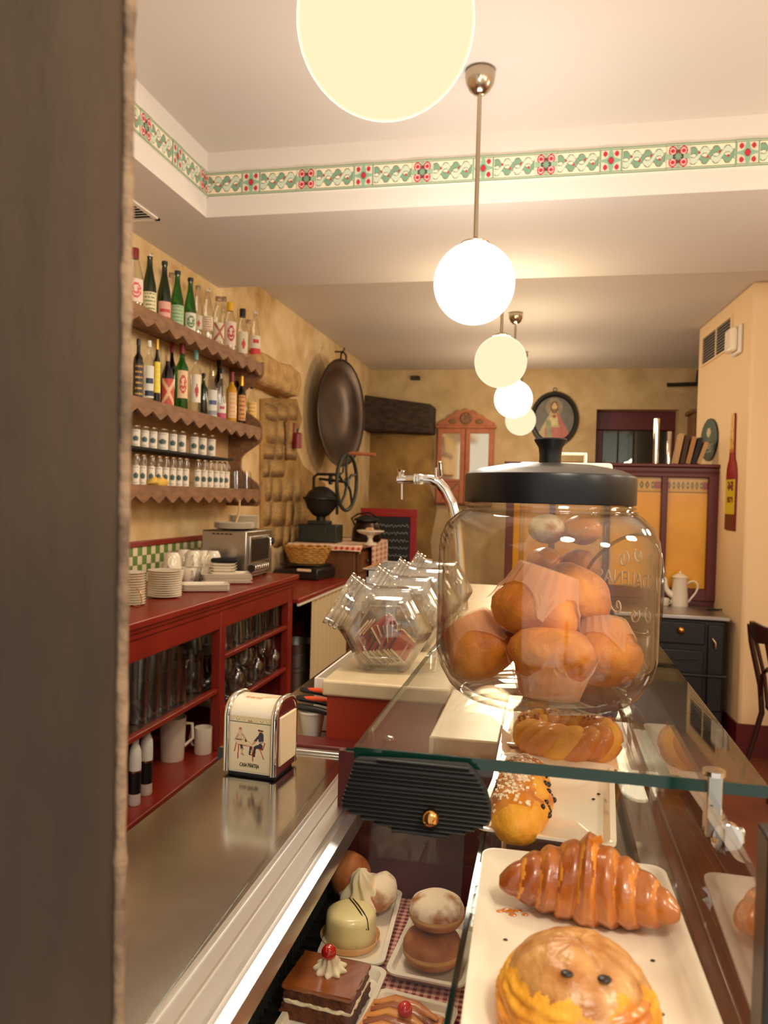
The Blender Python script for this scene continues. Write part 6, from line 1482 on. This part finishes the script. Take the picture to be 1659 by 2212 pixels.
# ---- doughnuts
dn0 = at(940, 2080, Z=zc_+.03)
def donut(lab, loc, s_, top):
    t = thing('filled_doughnut', lab, 'doughnut', loc); t.scale = (s_,)*3
    obj('lower_crust', MB().lathe([(.0005, 0), (.020, .001), (.034, .008), (.038, .015), (.0385, .018)], n=36, fn=lump(2)), 'donut_brown', t, smooth=70)
    obj('pale_band', MB().lathe([(.0385, .017), (.0375, .020), (.0385, .024)], n=36, fn=lump(2)), 'donut_pale', t, smooth=70)
    obj('upper_crust', MB().lathe([(.0385, .023), (.038, .028), (.034, .036), (.024, .042), (.010, .0445), (.0005, .045)], n=36, fn=lump(3)), top, t, smooth=70)
donut('brown sugared doughnut at the bottom of the pair', (-.127, .975, zc_+.006), .98, 'donut_brown')
donut('doughnut with a sugared top lying on the other doughnut', (-.124, .985, zc_+.049), .92, 'icing_sugar')
# ---- fruit tart
ft = thing('fruit_tart', 'flat apple tart with browned slices', 'tart', (-.145, .825, zc_+.005), math.radians(-8))
obj('base', rough_box(-.042, .042, -.045, .045, 0, .010, .002, 6, 8), 'pastry_gold', ft)
for k in range(7): obj('apple_slice', MB().tube([(-.038, -.036+.012*k, .012), (-.015, -.030+.012*k, .017), (.012, -.032+.012*k, .017), (.038, -.038+.012*k, .012)], [.003, .0075, .0075, .003], 8, flat=.5), 'pastry_brown' if k % 2 else 'pastry_gold', ft, smooth=70)
tag(obj('cherry', MB().ell((0, 0, 0), .0085, 20, 14), 'cherry', None, (-.138, .841, zc_+.005+.026), smooth=80), 'shiny red cherry lying on the fruit tart', 'cherry')

# ============================================================ BIG GLASS JAR WITH MUFFINS
jx, jy = .001, .905; RJ = .1235
jar = thing('glass_biscuit_jar', 'big clear glass jar with black lid, full of muffins, on the case', 'jar', (jx, jy, ZG_))
jp = [(.001, .010), (.060, .008), (.085, .004), (.090, .0), (.097, .002), (.108, .012), (.1185, .030), (.1235, .050), (.1235, .162), (.1215, .178), (.115, .193), (.103, .204), (.096, .208), (.092, .211), (.092, .222)]
ji = [(max(.0005, r-.005), z+(.006 if i < 6 else 0)) for i, (r, z) in enumerate(jp)]
obj('glass_body', MB().shell(jp, n=72).shell(ji, n=72), 'glass_jar', jar, smooth=60)
for z, r_ in ((.209, .0965), (.214, .094)): obj('neck_bead', MB().tube([(r_*math.cos(i*PI/32), r_*math.sin(i*PI/32), z) for i in range(64)], .0018, 6, closed=True), 'glass_jar', jar, smooth=60)
lid = obj('lid', MB().lathe([(.0945, .217), (.0955, .2185), (.0955, .246), (.0945, .249), (.092, .250)], n=72), 'lid_black', jar, smooth=40)
obj('lid_top', MB().lathe([(.0935, .2495), (.080, .2555), (.050, .261), (.020, .263), (.001, .263)], n=72), 'lid_grey', lid, smooth=60)
obj('knob', MB().lathe([(.0125, .260), (.0122, .272), (.0135, .281), (.0175, .287), (.0185, .2895), (.0175, .291), (.014, .2905), (.001, .2895)], n=36), 'lid_black', lid, smooth=50)
# raised oval cartouche, scrolls and lettering on the far right of the jar
def wrap(u, v, r=RJ+.0012):                       # u: arc metres, v: height; centred far right of the jar
    a = math.radians(30)+u/RJ; return Vector((r*math.cos(a), r*math.sin(a), .124+v))
N = 64; obj('raised_cartouche', MB().tube([wrap(.079*math.cos(2*PI*i/N), .053*math.sin(2*PI*i/N)*(1-.12*math.cos(4*PI*i/N))) for i in range(N)], .0022, 8, closed=True), 'glass_relief', jar, smooth=60)
pbr('etching', (236, 226, 204), .6)
for (cu_, cv, s_, ph) in ((-.030, .030, 1, 0), (.0, .034, -1, .8), (.028, .028, 1, 2), (-.024, -.034, -1, 1), (.006, -.038, 1, 2.4), (.034, -.030, -1, .3)):
    obj('etched_scroll', MB().tube([wrap(cu_+(.011-.0032*i*.16)*math.cos(i*.42*s_+ph)*(1-i/26), cv+(.010)*math.sin(i*.42*s_+ph)*(1-i/26), RJ+.0006) for i in range(22)], 0.0011, 5), 'etching', jar, smooth=60)
me = textmesh('MAGDALENAS', .025, .0004); me.materials.append(M['etching'])
for v in me.vertices: v.co = wrap(v.co.x*.80, v.co.y-.004, RJ+.0006+v.co.z)
o = bpy.data.objects.new('etched_lettering', me); COL.objects.link(o); o.parent = jar
# muffins
def muffin_parts(t, seed, cup=True):
    def mf(q, a, k): return Vector((q.x, q.y, q.z))*(1+.05*noise.noise(Vector((q.x*30+seed, q.y*30, q.z*30))))
    obj('muffin_crumb', MB().lathe([(.028, 0), (.030, .002), (.038, .030), (.044, .038), (.047, .046), (.044, .056), (.035, .066), (.020, .0725), (.0005, .0745)], n=40, fn=mf), 'muffin_crust', t, smooth=75)
    vs = []; n_ = 48; m_ = 10; random.seed(seed)
    for k in range(m_+1):
        f_ = k/m_
        for i in range(n_):
            a = 2*PI*i/n_; pt_ = abs(((a*4/(2*PI)+.1*seed) % 1)-.5)*2
            top = .022+.034*pt_**2.6+.004*noise.noise(Vector((math.cos(a)*3, math.sin(a)*3, seed))); z = top*f_
            r_ = .0315+.0115*min(1, z/.034)+.010*max(0, z-.036)/.02*pt_+.0008*math.sin(a*26+seed)
            if z > .03: r_ += .0020
            vs.append((r_*math.cos(a), r_*math.sin(a), z-.001))
    b = MB().add(vs, [(k*n_+i, k*n_+(i+1) % n_, (k+1)*n_+(i+1) % n_, (k+1)*n_+i) for k in range(m_) for i in range(n_)])
    obj('paper_wrapper', b, 'wrap_paper', t)
m = bpy.data.materials.new('wrap_paper'); m.use_nodes = True; nt = m.node_tree; nt.nodes.clear(); M['wrap_paper'] = m
out = nt.nodes.new('ShaderNodeOutputMaterial'); df = nt.nodes.new('ShaderNodeBsdfDiffuse'); df.inputs[0].default_value = lin((248, 206, 168))+(1,); tl = nt.nodes.new('ShaderNodeBsdfTranslucent'); tl.inputs[0].default_value = lin((250, 206, 160))+(1,); tp2 = nt.nodes.new('ShaderNodeBsdfTransparent')
a1 = nt.nodes.new('ShaderNodeMixShader'); a1.inputs[0].default_value = .4; nt.links.new(df.outputs[0], a1.inputs[1]); nt.links.new(tl.outputs[0], a1.inputs[2])
a2 = nt.nodes.new('ShaderNodeMixShader'); a2.inputs[0].default_value = .5; nt.links.new(a1.outputs[0], a2.inputs[1]); nt.links.new(tp2.outputs[0], a2.inputs[2]); nt.links.new(a2.outputs[0], out.inputs[0])
zj = ZG_+.014
def place(lab, px, py, Y, seed, rot, s_=1.0):
    q = at(px, py, Y=Y); q.z = max(q.z, zj+.0375*s_); t = thing('muffin', lab, 'muffin', (0, 0, 0), 0, 'muffins in the glass jar', rot=rot); t.scale = (s_,)*3
    M3 = Matrix.Rotation(rot[2], 3, 'Z') @ Matrix.Rotation(rot[1], 3, 'Y') @ Matrix.Rotation(rot[0], 3, 'X')
    t.location = q - M3 @ Vector((0, 0, .037))*s_; muffin_parts(t, seed)
D = math.radians
place('golden muffin lying upright at the front of the jar bottom, paper spread like petals', 1190, 1448, .838, 1, (D(-6), D(4), D(10)), 1.0)
place('muffin lying on its side against the left wall of the jar', 1036, 1405, .895, 2, (D(150), D(-22), D(30)), .95)
place('muffin wrapped in paper lying on top of the others in the jar', 1160, 1305, .875, 3, (D(168), D(14), D(-20)), 1.06)
place('muffin half hidden behind the top one, pale dome up', 1240, 1290, .955, 4, (D(20), D(35), D(0)), .92)
place('muffin at the right wall of the jar, paper side turned out', 1306, 1420, .918, 5, (D(160), D(24), D(60)), .92)
place('muffin at the back of the jar bottom behind the golden one', 1180, 1400, .975, 6, (D(10), D(0), D(0)), .95)
# ---- square clear box with a white lid behind the jar
wbx = thing('square_pastry_box', 'clear square plastic box with a white handled lid behind the jar', 'box', (.022, 1.17, ZG_))
w2, h2 = .060, .262; b = MB()
for x0, x1, y0, y1 in ((-w2, w2, -.07, -.067), (-w2, w2, .067, .07), (-w2, -w2+.003, -.067, .067), (w2-.003, w2, -.067, .067)): b.box(x0, x1, y0, y1, .003, h2-.004)
b.box(-w2, w2, -.07, .07, 0, .003)
obj('clear_walls', b, 'glass_clear', wbx)
wl_ = obj('lid', MB().box(-w2-.003, w2+.003, -.073, .073, h2-.004, h2+.012), 'white_plastic', wbx, bevel=.005, seg=3)
obj('handle', MB().box(-.028, .028, -.006, .006, h2+.026, h2+.030).box(-.032, -.027, -.006, .006, h2+.010, h2+.030).box(.027, .032, -.006, .006, h2+.010, h2+.030), 'white_plastic', wl_, bevel=.002)
for k, (x, y, z) in enumerate(((-.036, -.02, .006), (.034, -.018, .006), (0, .03, .006), (-.034, -.016, .056), (.034, -.018, .056), (-.03, -.01, .106), (.034, -.016, .106), (-.028, -.016, .156), (.036, -.014, .156))):
    t = tag(obj('sugared_roll', MB().ell((0, 0, .023), (.0275, .036, .022), 22, 12, fn=lump(k)), ['donut_brown', 'icing_sugar', 'pastry_gold'][k % 3], None, (.022+x*.78, 1.17+y, ZG_+z+.001), smooth=70), ['brown sweet roll piled in the square box', 'white sugared roll piled in the square box', 'golden roll piled in the square box'][k % 3], 'roll', 'rolls in the square box')
